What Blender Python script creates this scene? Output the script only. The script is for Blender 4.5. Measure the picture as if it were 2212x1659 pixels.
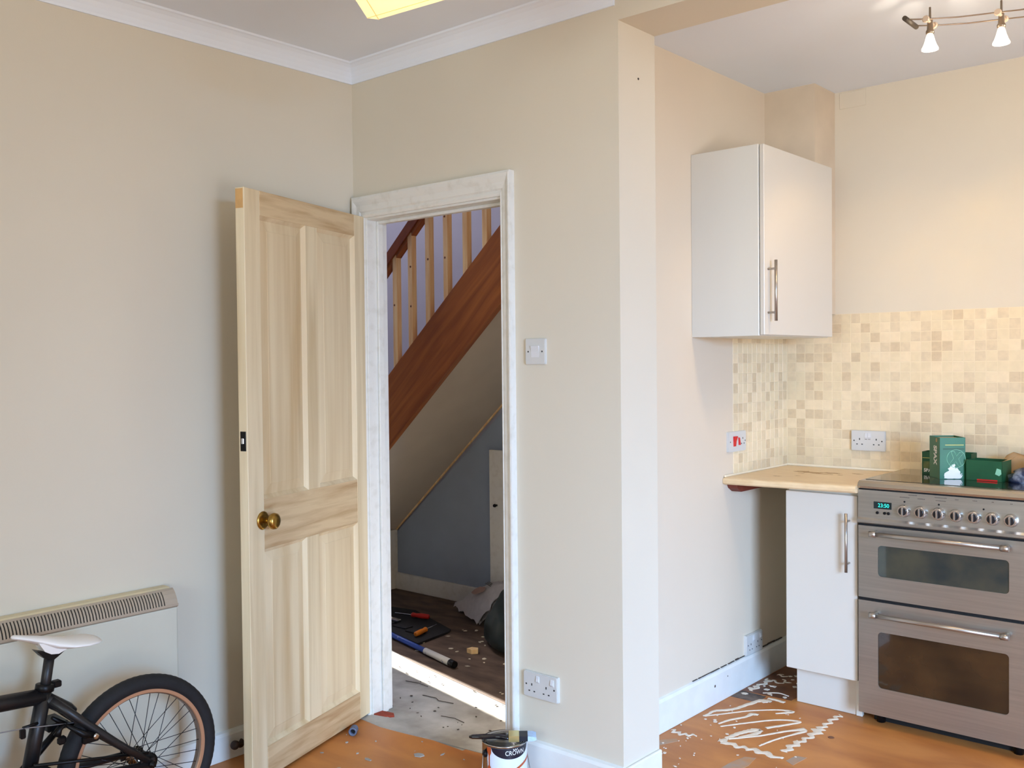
import bpy, bmesh, math, random
from mathutils import Vector, Matrix
random.seed(7)
C = bpy.context.scene
for o in list(bpy.data.objects): bpy.data.objects.remove(o)
COL = C.collection
PI = math.pi

# ------------------------------------------------------------------ camera, world, lights, exposure
cam_d = bpy.data.cameras.new('camera'); cam = bpy.data.objects.new('camera', cam_d); COL.objects.link(cam)
YAW, PITCH, ROLL, CAM_H = -0.715813695, 0.0214703963, 0.0100188207, 1.385
F = Vector((math.sin(YAW)*math.cos(PITCH), math.cos(YAW)*math.cos(PITCH), -math.sin(PITCH)))
r0 = Vector((math.cos(YAW), -math.sin(YAW), 0)); d0 = F.cross(r0)
RX = r0*math.cos(ROLL) + d0*math.sin(ROLL); DN = -r0*math.sin(ROLL) + d0*math.cos(ROLL)
m = Matrix.Identity(4)
for i in range(3):
    m[i][0] = RX[i]; m[i][1] = -DN[i]; m[i][2] = -F[i]
m[2][3] = CAM_H
cam.matrix_world = m
cam_d.sensor_fit = 'HORIZONTAL'; cam_d.sensor_width = 36.0; cam_d.lens = 36.0*2092.5/2212.0
cam_d.clip_start = 0.05
C.camera = cam
C.view_settings.view_transform = 'Standard'; C.view_settings.look = 'None'
C.view_settings.gamma = 1.0; C.view_settings.use_curve_mapping = False
C.view_settings.exposure = 0.0
w = bpy.data.worlds.new('sky'); C.world = w; w.use_nodes = True
w.node_tree.nodes['Background'].inputs[0].default_value = (0.62, 0.78, 1.0, 1)
w.node_tree.nodes['Background'].inputs[1].default_value = 1.2

def light(name, kind, loc, energy, color, aim=None, size=0.1, size_y=None, **kw):
    d = bpy.data.lights.new(name, kind); d.energy = energy; d.color = color
    if kind == 'AREA':
        d.size = size
        if size_y: d.shape = 'RECTANGLE'; d.size_y = size_y
    elif kind == 'SUN': d.angle = size
    else: d.shadow_soft_size = size
    for k, v in kw.items(): setattr(d, k, v)
    o = bpy.data.objects.new(name, d); COL.objects.link(o); o.location = loc
    if aim is not None:
        o.rotation_euler = (Vector(aim)-Vector(loc)).to_track_quat('-Z', 'Y').to_euler()
    return o
DAY = (0.82, 0.94, 0.96)
SKY = (0.31, 0.57, 1.0)
WARM = (1.0, 0.72, 0.40)
HALO = (1.0, 0.64, 0.24)
HALO_SOFT = (1.0, 0.84, 0.64)
# daylight through the glazed garden door on the right (high blue sky, then garden level) and the window behind the camera
light('garden_sky_daylight', 'AREA', (5.2, -1.7, 2.75), 2250, SKY, (-1.7, 2.5, 0.4), 3.2, 2.4)
light('garden_door_daylight', 'AREA', (2.25, 0.55, 1.05), 28, (1.0, 0.96, 0.88), (0, 0.55, 1.05), 1.7, 1.95)
light('window_daylight', 'AREA', (-0.7, -2.34, 1.45), 70, DAY, (-0.7, 0, 1.45), 1.9, 1.25)
light('kitchen_ceiling_fill', 'AREA', (3.7, -1.2, 0.15), 215, (0.93, 0.90, 1.0), (-1.2, 3.4, 2.5), 2.0, 1.2)  # added lamp, aimed up from outside to brighten the kitchen ceiling
# the pendant lamp and the halogen spots on the kitchen cable
light('pendant_bulb_light', 'POINT', (-1.64, 1.57, 2.41), 2.5, WARM, None, 0.03)
SPOTS = [((-0.977, 3.070), (-1.55, 4.15, 1.02)), ((-0.800, 3.157), (-1.65, 3.75, 1.05)),
         ((-0.62, 3.21), (-0.75, 4.15, 1.35)), ((-0.42, 3.21), (-0.2, 2.9, 0.0))]
for i, ((x, y), aim) in enumerate(SPOTS):
    light('halogen_beam_light', 'SPOT', (x, y, 2.295), 6.3, HALO, aim, 0.02, spot_size=math.radians(82), spot_blend=0.35)
    light('halogen_glow_light', 'POINT', (x, y, 2.315), 3.1, HALO_SOFT, None, 0.02)
# light leaking back through the first lamp's reflector onto the ceiling
for q in ((-1.150, 3.215, 2.55), (-1.130, 3.345, 2.55), (-0.98, 3.42, 2.55)):
    light('reflector_leak_light', 'SPOT', (-0.962, 3.070, 2.42), 2.2, HALO_SOFT, q, 0.004, spot_size=math.radians(17), spot_blend=0.8)
# hall: low sun through a slit added in the unseen end wall and daylight from the landing window upstairs
SUN_AZ = math.radians(-11.75)
light('sun', 'SUN', (-7, 4, 4), 45, (1.0, 0.95, 0.86), Vector((-7, 4, 4))+Vector((math.cos(SUN_AZ), math.sin(SUN_AZ), -math.tan(math.radians(21)))), math.radians(0.6))
light('landing_daylight', 'AREA', (-4.9, 3.0, 4.3), 85, (0.94, 0.92, 1.0), (-3.2, 3.9, 2.2), 0.9, 1.0)

# ------------------------------------------------------------------ materials
def sr(r, g, b):
    f = lambda c: (c/255/12.92) if c/255 <= 0.04045 else ((c/255+0.055)/1.055)**2.4
    return (f(r), f(g), f(b), 1)
def mat(name, col, rough=0.6, metal=0.0, var=0.0, scale=8.0, stretch=(1, 1, 1), col2=None, bump=0.0, bscale=60.0, spec=0.5,
        emis=None, estr=0.0, lo=0.35, hi=0.65, detail=4.0, rand=False, coat=0.0, dist=0.0, rot=None):
    M = bpy.data.materials.new(name); M.use_nodes = True
    nt = M.node_tree; b = nt.nodes['Principled BSDF']
    b.inputs['Base Color'].default_value = col; b.inputs['Roughness'].default_value = rough
    b.inputs['Metallic'].default_value = metal; b.inputs['Specular IOR Level'].default_value = spec
    b.inputs['Coat Weight'].default_value = coat
    tc = nt.nodes.new('ShaderNodeTexCoord')
    vec = tc.outputs['Object']
    if rand:
        oi = nt.nodes.new('ShaderNodeObjectInfo'); mu = nt.nodes.new('ShaderNodeVectorMath'); mu.operation = 'SCALE'
        cb = nt.nodes.new('ShaderNodeCombineXYZ')
        for k in range(3): nt.links.new(oi.outputs['Random'], cb.inputs[k])
        nt.links.new(cb.outputs[0], mu.inputs[0]); mu.inputs['Scale'].default_value = 37.0
        ad = nt.nodes.new('ShaderNodeVectorMath'); ad.operation = 'ADD'
        nt.links.new(vec, ad.inputs[0]); nt.links.new(mu.outputs[0], ad.inputs[1]); vec = ad.outputs[0]
    if var or col2:
        mp = nt.nodes.new('ShaderNodeMapping'); mp.inputs['Scale'].default_value = stretch
        if rot is not None:
            mp.vector_type = 'TEXTURE'; mp.inputs['Rotation'].default_value = (0, rot, 0); mp.inputs['Scale'].default_value = tuple(1/k for k in stretch)
        nt.links.new(vec, mp.inputs[0])
        n = nt.nodes.new('ShaderNodeTexNoise'); n.inputs['Scale'].default_value = scale; n.inputs['Detail'].default_value = detail
        n.inputs['Distortion'].default_value = dist
        nt.links.new(mp.outputs[0], n.inputs['Vector'])
        cr = nt.nodes.new('ShaderNodeValToRGB'); cr.color_ramp.elements[0].position = lo; cr.color_ramp.elements[1].position = hi
        c2 = col2 or tuple(max(0, c*(1-var)) for c in col[:3])+(1,)
        cr.color_ramp.elements[0].color = c2; cr.color_ramp.elements[1].color = col
        nt.links.new(n.outputs['Fac'], cr.inputs[0]); nt.links.new(cr.outputs[0], b.inputs['Base Color'])
    if bump:
        n2 = nt.nodes.new('ShaderNodeTexNoise'); n2.inputs['Scale'].default_value = bscale; n2.inputs['Detail'].default_value = 3
        nt.links.new(vec, n2.inputs['Vector'])
        bp = nt.nodes.new('ShaderNodeBump'); bp.inputs['Strength'].default_value = bump; bp.inputs['Distance'].default_value = 0.01
        nt.links.new(n2.outputs['Fac'], bp.inputs['Height']); nt.links.new(bp.outputs[0], b.inputs['Normal'])
    if emis:
        b.inputs['Emission Color'].default_value = emis; b.inputs['Emission Strength'].default_value = estr
    return M
def glass_mat(name, tint=(1, 1, 1, 1), fac=0.1):
    M = bpy.data.materials.new(name); M.use_nodes = True; nt = M.node_tree
    for n in list(nt.nodes):
        if n.type != 'OUTPUT_MATERIAL': nt.nodes.remove(n)
    out = [n for n in nt.nodes if n.type == 'OUTPUT_MATERIAL'][0]
    t = nt.nodes.new('ShaderNodeBsdfTransparent'); t.inputs[0].default_value = tint
    g = nt.nodes.new('ShaderNodeBsdfGlossy'); g.inputs['Roughness'].default_value = 0.02
    mx = nt.nodes.new('ShaderNodeMixShader'); mx.inputs[0].default_value = fac
    nt.links.new(t.outputs[0], mx.inputs[1]); nt.links.new(g.outputs[0], mx.inputs[2]); nt.links.new(mx.outputs[0], out.inputs[0])
    return M

M = {}
M['cream'] = mat('cream_wall_paint', sr(217, 208, 189), 0.75, var=0.03, scale=1.6, bump=0.02, bscale=220, spec=0.25)
M['magnolia'] = mat('magnolia_wall_paint', sr(220, 206, 184), 0.75, var=0.03, scale=1.3, bump=0.02, bscale=200, spec=0.25)
M['patchy'] = mat('patchy_plaster', sr(214, 198, 174), 0.8, var=0.08, scale=7, bump=0.04, bscale=90, spec=0.2)
M['ceiling'] = mat('white_ceiling_paint', sr(232, 238, 246), 0.85, var=0.02, scale=2, spec=0.2)
M['gloss'] = mat('white_gloss_paint', sr(232, 232, 226), 0.3, var=0.05, scale=14, bump=0.03, bscale=120, coat=0.2)
M['oldgloss'] = mat('worn_white_gloss_paint', sr(224, 222, 214), 0.35, col2=sr(214, 211, 201), scale=26, lo=0.3, hi=0.5, bump=0.06, bscale=130)
M['lavender'] = mat('pale_lilac_wall_paint', sr(174, 173, 186), 0.8, var=0.03, spec=0.2)
M['bluewall'] = mat('blue_grey_wall_paint', sr(156, 168, 184), 0.8, var=0.05, spec=0.2)
M['soffit'] = mat('grey_plasterboard', sr(196, 184, 168), 0.85, var=0.06, scale=5, spec=0.2)
M['hardboard'] = mat('orange_hardboard', sr(208, 138, 70), 0.5, col2=sr(172, 104, 50), scale=3.2, lo=0.3, hi=0.72, detail=9, bump=0.02, bscale=150, stretch=(1.0, 2.2, 1), dist=0.6)
M['hardboard_dark'] = mat('dark_hardboard', sr(136, 84, 50), 0.5, col2=sr(96, 56, 34), scale=9, detail=8)
M['hallfloor'] = mat('brown_hall_floor', sr(108, 86, 70), 0.8, col2=sr(74, 58, 48), scale=6, detail=10, bump=0.05, bscale=90, stretch=(1, 2.5, 1))
M['concrete'] = mat('pale_concrete', sr(186, 183, 176), 0.9, col2=sr(150, 145, 137), scale=7, detail=10, bump=0.08, bscale=60)
M['dirt'] = mat('dark_grit', sr(70, 60, 52), 0.9)
M['greytile'] = mat('grey_residue', sr(120, 104, 92), 0.7, col2=sr(74, 60, 52), scale=22, detail=8)
M['greystain'] = mat('grey_screed', sr(166, 148, 132), 0.7, col2=sr(190, 138, 90), scale=16, detail=8)
M['adhesive'] = mat('white_adhesive', sr(238, 222, 200), 0.55, var=0.12, scale=40, bump=0.1, bscale=120)
M['flake'] = mat('paint_flake', sr(226, 214, 190), 0.7, rand=True, var=0.2, scale=30)
def pine(name, stretch, a=(228, 211, 176), b2=(206, 184, 144)):
    return mat(name, sr(*a), 0.55, col2=sr(*b2), scale=1.0, stretch=stretch, lo=0.30, hi=0.60, detail=6, rand=True, bump=0.015, bscale=80, dist=0.35)
M['pine_v'] = pine('bare_pine_upright', (26, 26, 1.3))
M['pine_h'] = pine('bare_pine_crosswise', (3.2, 3.2, 34), (214, 190, 150), (178, 144, 102))
M['pine_p'] = pine('bare_pine_panel', (15, 15, 0.8), (226, 208, 172), (202, 176, 134))
M['pine_orange'] = mat('resin_pine', sr(214, 168, 106), 0.5, var=0.15, scale=30)
M['baluster'] = mat('new_softwood', sr(244, 214, 160), 0.55, col2=sr(230, 186, 128), scale=1.0, stretch=(60, 60, 4), rand=True)
M['knot'] = mat('wood_knot', sr(104, 56, 30), 0.6)
M['mahog'] = mat('brown_varnished_wood', sr(172, 102, 48), 0.38, col2=sr(128, 70, 34), scale=1.0, stretch=(2.2, 30, 30), lo=0.28, hi=0.7, detail=7, dist=0.6, rot=-0.728)
M['mahog_dark'] = mat('dark_brown_varnish', sr(126, 64, 34), 0.35, col2=sr(92, 46, 26), scale=9)
M['brass'] = mat('aged_brass', sr(186, 150, 78), 0.28, 1.0, var=0.3, scale=30)
M['blackmetal'] = mat('black_metal', sr(22, 22, 24), 0.4, 0.6)
M['white_plastic'] = mat('white_plastic', sr(206, 205, 200), 0.35)
M['white_switch'] = mat('white_rocker_plastic', sr(216, 216, 216), 0.3)
M['socket_hole'] = mat('dark_socket_hole', sr(30, 30, 34), 0.6)
M['redrocker'] = mat('red_rocker_plastic', sr(206, 26, 34), 0.35)
M['heater'] = mat('cream_enamel', sr(206, 204, 188), 0.4, var=0.03, scale=5)
M['heater_top'] = mat('yellowed_enamel', sr(220, 204, 166), 0.45, var=0.05, scale=12)
M['grille'] = mat('beige_grille_plastic', sr(176, 160, 140), 0.5)
M['slot'] = mat('dark_grille_slot', sr(36, 30, 26), 0.8)
M['frame'] = mat('matt_black_paint', sr(26, 25, 27), 0.42, var=0.2, scale=40)
M['tyre'] = mat('black_rubber', sr(22, 22, 25), 0.8, var=0.3, scale=60)
M['rim'] = mat('copper_anodised_rim', sr(186, 142, 110), 0.4, 0.3)
M['rim_in'] = mat('grey_brown_rim_bed', sr(120, 104, 92), 0.4, 0.3)
M['spoke'] = mat('dark_steel_spoke', sr(52, 54, 60), 0.35, 0.8)
M['chrome'] = mat('chrome_steel', sr(200, 204, 210), 0.18, 1.0)
M['cable'] = mat('grey_brake_cable', sr(150, 152, 158), 0.35, 0.6)
M['saddle'] = mat('white_saddle_leather', sr(236, 232, 226), 0.45)
M['melamine'] = mat('white_melamine', sr(212, 206, 194), 0.3)
M['melamine_side'] = mat('white_cabinet_side', sr(218, 216, 206), 0.35)
M['steelbar'] = mat('brushed_steel_bar', sr(178, 170, 160), 0.32, 0.9)
M['worktop'] = mat('cream_laminate', sr(232, 206, 164), 0.35, col2=sr(218, 188, 144), scale=2.0, stretch=(6, 50, 10), detail=8)
M['stain'] = mat('brown_worktop_stain', sr(140, 104, 66), 0.6, col2=sr(200, 168, 122), scale=42, detail=8)
M['bead'] = mat('white_sealant_bead', sr(244, 232, 206), 0.4)
M['grout'] = mat('pale_grout', sr(234, 218, 186), 0.7, var=0.04)
TILE = [mat('cream_tile', sr(230, 213, 178), 0.35, rand=True, var=0.06, scale=34, bump=0.03), mat('ivory_tile', sr(236, 218, 184), 0.35, rand=True, var=0.07, scale=30, bump=0.03),
        mat('sand_tile', sr(224, 206, 173), 0.35, rand=True, var=0.09, scale=44, bump=0.04), mat('tan_tile', sr(216, 196, 162), 0.35, rand=True, var=0.10, scale=50, bump=0.04)]
M['steel'] = mat('brushed_stainless', sr(176, 174, 167), 0.33, 0.85, var=0.12, scale=3, stretch=(1, 1, 40), detail=6)
M['steel_rim'] = mat('stainless_hob_rim', sr(184, 174, 158), 0.25, 0.85)
M['ovenglass'] = mat('dark_oven_glass', sr(34, 27, 20), 0.06, col2=sr(66, 46, 28), scale=5, detail=8, coat=0.6)
M['ovenglass2'] = mat('oven_glass_teal_reflection', sr(34, 50, 52), 0.06, col2=sr(70, 72, 60), scale=7, detail=8, coat=0.6)  # teal reflection put into the base colour of the upper oven window
M['hobglass'] = mat('black_hob_glass', sr(20, 19, 19), 0.08, coat=0.5)
M['gap'] = mat('black_gap', sr(10, 9, 9), 0.8)
M['knobsteel'] = mat('polished_knob_steel', sr(206, 202, 196), 0.22, 0.9)
M['knobblack'] = mat('black_knob_face', sr(24, 24, 28), 0.3)
M['print'] = mat('grey_print', sr(96, 90, 84), 0.6)
M['display'] = mat('black_clock_display', sr(14, 34, 36), 0.15)
M['digits'] = mat('cyan_clock_digits', sr(40, 230, 210), 0.4, emis=sr(40, 240, 215), estr=1.2)
M['green'] = mat('green_card', sr(28, 106, 70), 0.45, var=0.15, scale=14)
M['green_dark'] = mat('dark_green_card', sr(22, 84, 50), 0.5, var=0.2, scale=14)
M['green_light'] = mat('pale_green_print', sr(140, 200, 166), 0.5)
M['olive'] = mat('olive_print', sr(120, 120, 62), 0.5, col2=sr(50, 90, 48), scale=30)
M['card'] = mat('bare_cardboard', sr(176, 146, 106), 0.8)
M['white_print'] = mat('white_print', sr(238, 236, 228), 0.6)
M['yellow_print'] = mat('pale_yellow_print', sr(210, 200, 110), 0.6)
M['navy_pack'] = mat('navy_foil', sr(40, 50, 78), 0.3, col2=sr(140, 150, 168), scale=26, lo=0.45, hi=0.6)
M['red'] = mat('red_plastic', sr(190, 34, 28), 0.4)
M['orange'] = mat('orange_plastic', sr(214, 120, 24), 0.4)
M['grey_plastic'] = mat('blue_grey_plastic', sr(92, 102, 124), 0.45)
M['tin'] = mat('bare_tin', sr(190, 190, 190), 0.22, 1.0)
M['tin_lid'] = mat('tin_lid', sr(150, 150, 146), 0.16, 1.0)
M['label_white'] = mat('white_can_label', sr(222, 230, 240), 0.35)
M['label_navy'] = mat('navy_can_label', sr(24, 24, 40), 0.35)
M['paint_orange'] = mat('orange_brown_paint', sr(184, 84, 40), 0.35)
M['ferrule'] = mat('pale_brass_ferrule', sr(214, 198, 136), 0.3, 0.8)
M['brush_black'] = mat('black_lacquer', sr(14, 15, 22), 0.15, coat=0.5)
M['bristle'] = mat('black_bristle', sr(14, 16, 30), 0.5)
M['bristle_tip'] = mat('white_bristle_tip', sr(186, 214, 246), 0.6, var=0.15, scale=8, stretch=(1, 30, 30))
M['shade'] = mat('lit_paper_shade', sr(255, 246, 206), 0.8, emis=(1.0, 0.90, 0.52, 1), estr=0.62)
nt_ = M['shade'].node_tree; tr_ = nt_.nodes.new('ShaderNodeBsdfTranslucent'); tr_.inputs[0].default_value = (0.95, 0.88, 0.66, 1)
mx_ = nt_.nodes.new('ShaderNodeMixShader'); mx_.inputs[0].default_value = 0.5; pb_ = nt_.nodes['Principled BSDF']
nt_.links.new(pb_.outputs[0], mx_.inputs[1]); nt_.links.new(tr_.outputs[0], mx_.inputs[2]); nt_.links.new(mx_.outputs[0], nt_.nodes['Material Output'].inputs[0])
M['shade_seam'] = mat('shade_seam_thread', sr(226, 186, 110), 0.8, emis=(1.0, 0.72, 0.34, 1), estr=0.5)
M['bulb'] = mat('glowing_halogen', (1, 0.9, 0.75, 1), 0.3, emis=(1.0, 0.82, 0.58, 1), estr=14)
M['lampmetal'] = mat('satin_nickel', sr(150, 132, 112), 0.3, 0.8)
M['connector'] = mat('dark_connector', sr(72, 62, 50), 0.5)
M['clearplastic'] = mat('clear_clip_plastic', sr(206, 184, 160), 0.2)
M['blackcloth'] = mat('black_canvas', sr(30, 29, 32), 0.9, var=0.3, scale=40)
M['bluepole'] = mat('blue_pole_paint', sr(38, 66, 140), 0.4, col2=sr(200, 204, 208), scale=30, lo=0.30, hi=0.36)
M['polewhite'] = mat('paint_spattered_pole', sr(206, 204, 200), 0.6, col2=sr(60, 84, 140), scale=36, lo=0.32, hi=0.38)
M['bag'] = mat('white_polythene', sr(214, 208, 206), 0.4, var=0.15, scale=20)
M['bagprint'] = mat('pink_brown_bag_print', sr(166, 136, 124), 0.6)
M['sack'] = mat('dark_green_rubble_sack', sr(30, 42, 40), 0.45, var=0.3, scale=12)
M['rubber'] = mat('brown_rubber', sr(56, 42, 38), 0.6)
M['brick'] = mat('red_brick_dust', sr(158, 62, 38), 0.9, var=0.3, scale=40)
M['upvc'] = mat('white_window_frame', sr(238, 240, 240), 0.35)
M['glass'] = glass_mat('clear_window_glass')
M['batten'] = mat('dark_red_batten', sr(120, 52, 36), 0.6, var=0.2, scale=30)

# ------------------------------------------------------------------ mesh helpers
class MB:
    """collects pieces of one mesh"""
    def __init__(s): s.v = []; s.f = []; s.mi = []; s.sm = []
    def add(s, vs, fs, mi=0, smooth=False):
        n = len(s.v); s.v += [tuple(v) for v in vs]
        for f in fs: s.f.append([i+n for i in f]); s.mi.append(mi); s.sm.append(smooth)
        return s
    def box(s, x0, x1, y0, y1, z0, z1, mi=0, b=0.0, seg=1, smooth=False):
        if b <= 0:
            v = [(x, y, z) for x in (x0, x1) for y in (y0, y1) for z in (z0, z1)]
            return s.add(v, [(0, 1, 3, 2), (4, 6, 7, 5), (0, 4, 5, 1), (2, 3, 7, 6), (0, 2, 6, 4), (1, 5, 7, 3)], mi)
        bm = bmesh.new(); bmesh.ops.create_cube(bm, size=1)
        for v in bm.verts: v.co = Vector(((x0+x1)/2+v.co.x*(x1-x0), (y0+y1)/2+v.co.y*(y1-y0), (z0+z1)/2+v.co.z*(z1-z0)))
        bmesh.ops.bevel(bm, geom=list(bm.edges), offset=b, segments=seg, affect='EDGES', profile=0.5)
        s.bm(bm, mi, smooth); return s
    def bm(s, bm, mi=0, smooth=False):
        bm.verts.index_update(); s.add([v.co.copy() for v in bm.verts], [[v.index for v in f.verts] for f in bm.faces], mi, smooth); bm.free(); return s
    def tube(s, pts, r, n=10, mi=0, cap=True, smooth=True):
        pts = [Vector(p) for p in pts]; rr = r if isinstance(r, (list, tuple)) else [r]*len(pts)
        vs = []; up = None
        for i, p in enumerate(pts):
            t = (pts[min(i+1, len(pts)-1)]-pts[max(i-1, 0)]).normalized()
            if up is None: up = t.orthogonal().normalized()
            up = (up-t*up.dot(t)); up = up.normalized() if up.length > 1e-6 else t.orthogonal().normalized()
            b = t.cross(up)
            for k in range(n):
                a = 2*PI*k/n; vs.append(p+(up*math.cos(a)+b*math.sin(a))*rr[i])
        fs = [(i*n+k, i*n+(k+1) % n, (i+1)*n+(k+1) % n, (i+1)*n+k) for i in range(len(pts)-1) for k in range(n)]
        s.add(vs, fs, mi, smooth)
        if cap:
            s.add(vs[:n], [list(range(n))[::-1]], mi); s.add(vs[-n:], [list(range(n))], mi)
        return s
    def lathe(s, prof, org=(0, 0, 0), axis=(0, 0, 1), n=24, mi=0, smooth=True, cap=True):
        ax = Vector(axis).normalized(); u = ax.orthogonal().normalized(); w_ = ax.cross(u); o = Vector(org)
        vs = [o+ax*h+(u*math.cos(2*PI*k/n)+w_*math.sin(2*PI*k/n))*r for r, h in prof for k in range(n)]
        fs = [(i*n+k, i*n+(k+1) % n, (i+1)*n+(k+1) % n, (i+1)*n+k) for i in range(len(prof)-1) for k in range(n)]
        s.add(vs, fs, mi, smooth)
        if cap:
            s.add(vs[:n], [list(range(n))[::-1]], mi); s.add(vs[-n:], [list(range(n))], mi)
        return s
    def prism(s, poly, fn, d0_, d1_, mi=0):
        n = len(poly); vs = [fn(a, b, d0_) for a, b in poly]+[fn(a, b, d1_) for a, b in poly]
        fs = [list(range(n))[::-1], [i+n for i in range(n)]]+[(i, (i+1) % n, n+(i+1) % n, n+i) for i in range(n)]
        return s.add(vs, fs, mi)
    def torus(s, c, R, r, axis=(1, 0, 0), n=64, k=12, mi=0, rw=None):
        ax = Vector(axis).normalized(); u = ax.orthogonal().normalized(); w_ = ax.cross(u); c = Vector(c); rw = rw or r
        vs = []
        for i in range(n):
            d = u*math.cos(2*PI*i/n)+w_*math.sin(2*PI*i/n)
            for j in range(k):
                a = 2*PI*j/k; vs.append(c+d*(R+r*math.cos(a))+ax*rw*math.sin(a))
        fs = [(i*k+j, ((i+1) % n)*k+j, ((i+1) % n)*k+(j+1) % k, i*k+(j+1) % k) for i in range(n) for j in range(k)]
        return s.add(vs, fs, mi, True)
    def build(s, name, mats, parent=None, world=True, fix=True):
        me = bpy.data.meshes.new(name)
        off = Vector((0, 0, 0))
        if parent is not None and world: off = wpos(parent)
        me.from_pydata([Vector(v)-off for v in s.v], [], s.f)
        for mm in (mats if isinstance(mats, (list, tuple)) else [mats]): me.materials.append(mm)
        me.polygons.foreach_set('material_index', s.mi); me.polygons.foreach_set('use_smooth', s.sm)
        if fix:
            bm = bmesh.new(); bm.from_mesh(me); bmesh.ops.remove_doubles(bm, verts=bm.verts, dist=1e-6)
            bmesh.ops.recalc_face_normals(bm, faces=bm.faces); bm.to_mesh(me); bm.free()
        me.update()
        o = bpy.data.objects.new(name, me); COL.objects.link(o)
        if parent is not None: o.parent = parent
        return o
def wpos(o):
    p = Vector(o.location)
    while o.parent: o = o.parent; p += Vector(o.location)
    return p
def tag(o, label=None, cat=None, group=None, kind=None):
    if label: o['label'] = label
    if cat: o['category'] = cat
    if group: o['group'] = group
    if kind: o['kind'] = kind
    return o
def thing(name, loc, label, cat, group=None, rz=0):
    o = bpy.data.objects.new(name, None); o.empty_display_size = 0.05; COL.objects.link(o)
    o.location = loc; o.rotation_euler = (0, 0, rz)
    return tag(o, label, cat, group)
def struct(name, mb, m_, label, cat):
    return tag(mb.build(name, m_), label, cat, None, 'structure')
def copy_tree(o, parent=None):
    c = o.copy(); COL.objects.link(c)
    if parent is not None: c.parent = parent
    for ch in list(o.children): copy_tree(ch, c)
    return c
def text_mesh(body, size, extrude=0.0, shear=0.0, bold=0.0):
    cu = bpy.data.curves.new('lettering', 'FONT'); cu.body = body; cu.size = size; cu.extrude = extrude; cu.align_x = 'CENTER'; cu.align_y = 'CENTER'; cu.shear = shear; cu.offset = bold
    o = bpy.data.objects.new('lettering_source', cu); COL.objects.link(o)
    dg = bpy.context.evaluated_depsgraph_get(); dg.update()
    me = bpy.data.meshes.new_from_object(o.evaluated_get(dg))
    vs = [v.co.copy() for v in me.vertices]; fs = [list(p.vertices) for p in me.polygons]
    bpy.data.objects.remove(o); bpy.data.curves.remove(cu); bpy.data.meshes.remove(me)
    return vs, fs
def rrect(x0, x1, z0, z1, r, n=5):
    out = []
    for cx, cz, a0 in ((x1-r, z1-r, 0), (x0+r, z1-r, 90), (x0+r, z0+r, 180), (x1-r, z0+r, 270)):
        for k in range(n+1):
            a = math.radians(a0+90*k/n); out.append((cx+r*math.cos(a), cz+r*math.sin(a)))
    return out

# ------------------------------------------------------------------ the setting
XL, XR, YA, YF = -2.998, 2.0, 2.5, -2.2        # room: left wall, right wall, back wall face, wall behind the camera
XN0, XN1 = -1.95, -1.725                        # kitchen left wall, nib end
YN, YK, XKR = 2.707, 4.15, 1.2
ZC, ZK, ZB = 2.56, 2.55, 2.443
XH, YHB, ZH = -5.1, 4.05, 4.9                   # hall: end wall, stair wall, upper ceiling
floor = struct('floor', MB().box(XL, XR, YF, 2.47, -0.1, 0).box(XN0, XKR, 2.47, YK, -0.1, 0).box(-2.40, XN0, 2.47, 2.5, -0.1, 0), M['hardboard'],
               'orange-brown hardboard floor of the room and kitchen', 'floor')
mb = MB().box(XL, -2.40, 2.47, 2.5, -0.1, -0.002).box(-2.99, -2.14, 2.5, 2.6, -0.1, -0.002)
conc = [(-5.1, 2.6), (-2.99, 2.6), (-2.14, 2.6), (-2.04, 2.6), (-2.04, 2.80), (-2.5, 2.90), (-2.9, 2.985), (-3.3, 3.07), (-3.6, 3.16), (-5.1, 3.40)]
mb.prism(conc, lambda a, b, d: (a, b, d), -0.1, -0.002)
mb.build('threshold_concrete', M['concrete'], floor)
# ragged edge of screed over the hardboard near the threshold
e = [(-2.93, 2.44), (-2.80, 2.432), (-2.70, 2.445), (-2.55, 2.47), (-2.40, 2.485), (-2.30, 2.50), (-2.30, 2.52), (-2.93, 2.52)]
MB().prism(e, lambda a, b, d: (a, b, d), -0.01, 0.0015).build('screed_edge', M['concrete'], floor)
hf = [(-5.1, 3.40), (-3.6, 3.16), (-3.3, 3.07), (-2.9, 2.985), (-2.5, 2.90), (-2.04, 2.80), (-2.04, YHB), (-5.1, YHB)]
hall_floor = struct('floor_hall', MB().prism(hf, lambda a, b, d: (a, b, d), -0.1, 0.0), M['hallfloor'], 'dark brown worn floor of the hall under the stairs', 'floor')

wl = struct('wall_left', MB().box(XL-0.1, XL, YF, YA, 0, ZC), M['cream'], 'cream painted wall behind the storage heater and the open door', 'wall')
OX0, OX1, OZ = -2.942, -2.19, 1.975             # hole in the back wall
wb = struct('wall_back', MB().box(XL-0.1, OX0, YA, YA+0.1, 0, ZC).box(OX0, OX1, YA, YA+0.1, OZ, ZC).box(OX1, XN1, YA, YA+0.1, 0, ZC).box(XN0, XN1, YA+0.1, YN, 0, ZC).box(XN1, XR, YA, YN, ZB, ZC),
            M['cream'], 'cream wall with the doorway, light switch, low socket, end pier and beam', 'wall')
struct('wall_right', MB().box(XR, XR+0.1, YF, -0.35, 0, ZC).box(XR, XR+0.1, 1.45, YN, 0, ZC).box(XR, XR+0.1, -0.35, 1.45, 2.08, ZC), M['cream'], 'cream wall around the glazed garden door', 'wall')
struct('wall_front', MB().box(XL, -1.65, YF-0.1, YF, 0, ZC).box(0.25, XR, YF-0.1, YF, 0, ZC).box(-1.65, 0.25, YF-0.1, YF, 0, 0.8).box(-1.65, 0.25, YF-0.1, YF, 2.1, ZC), M['cream'], 'cream wall around the window facing the doorway', 'wall')
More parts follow.
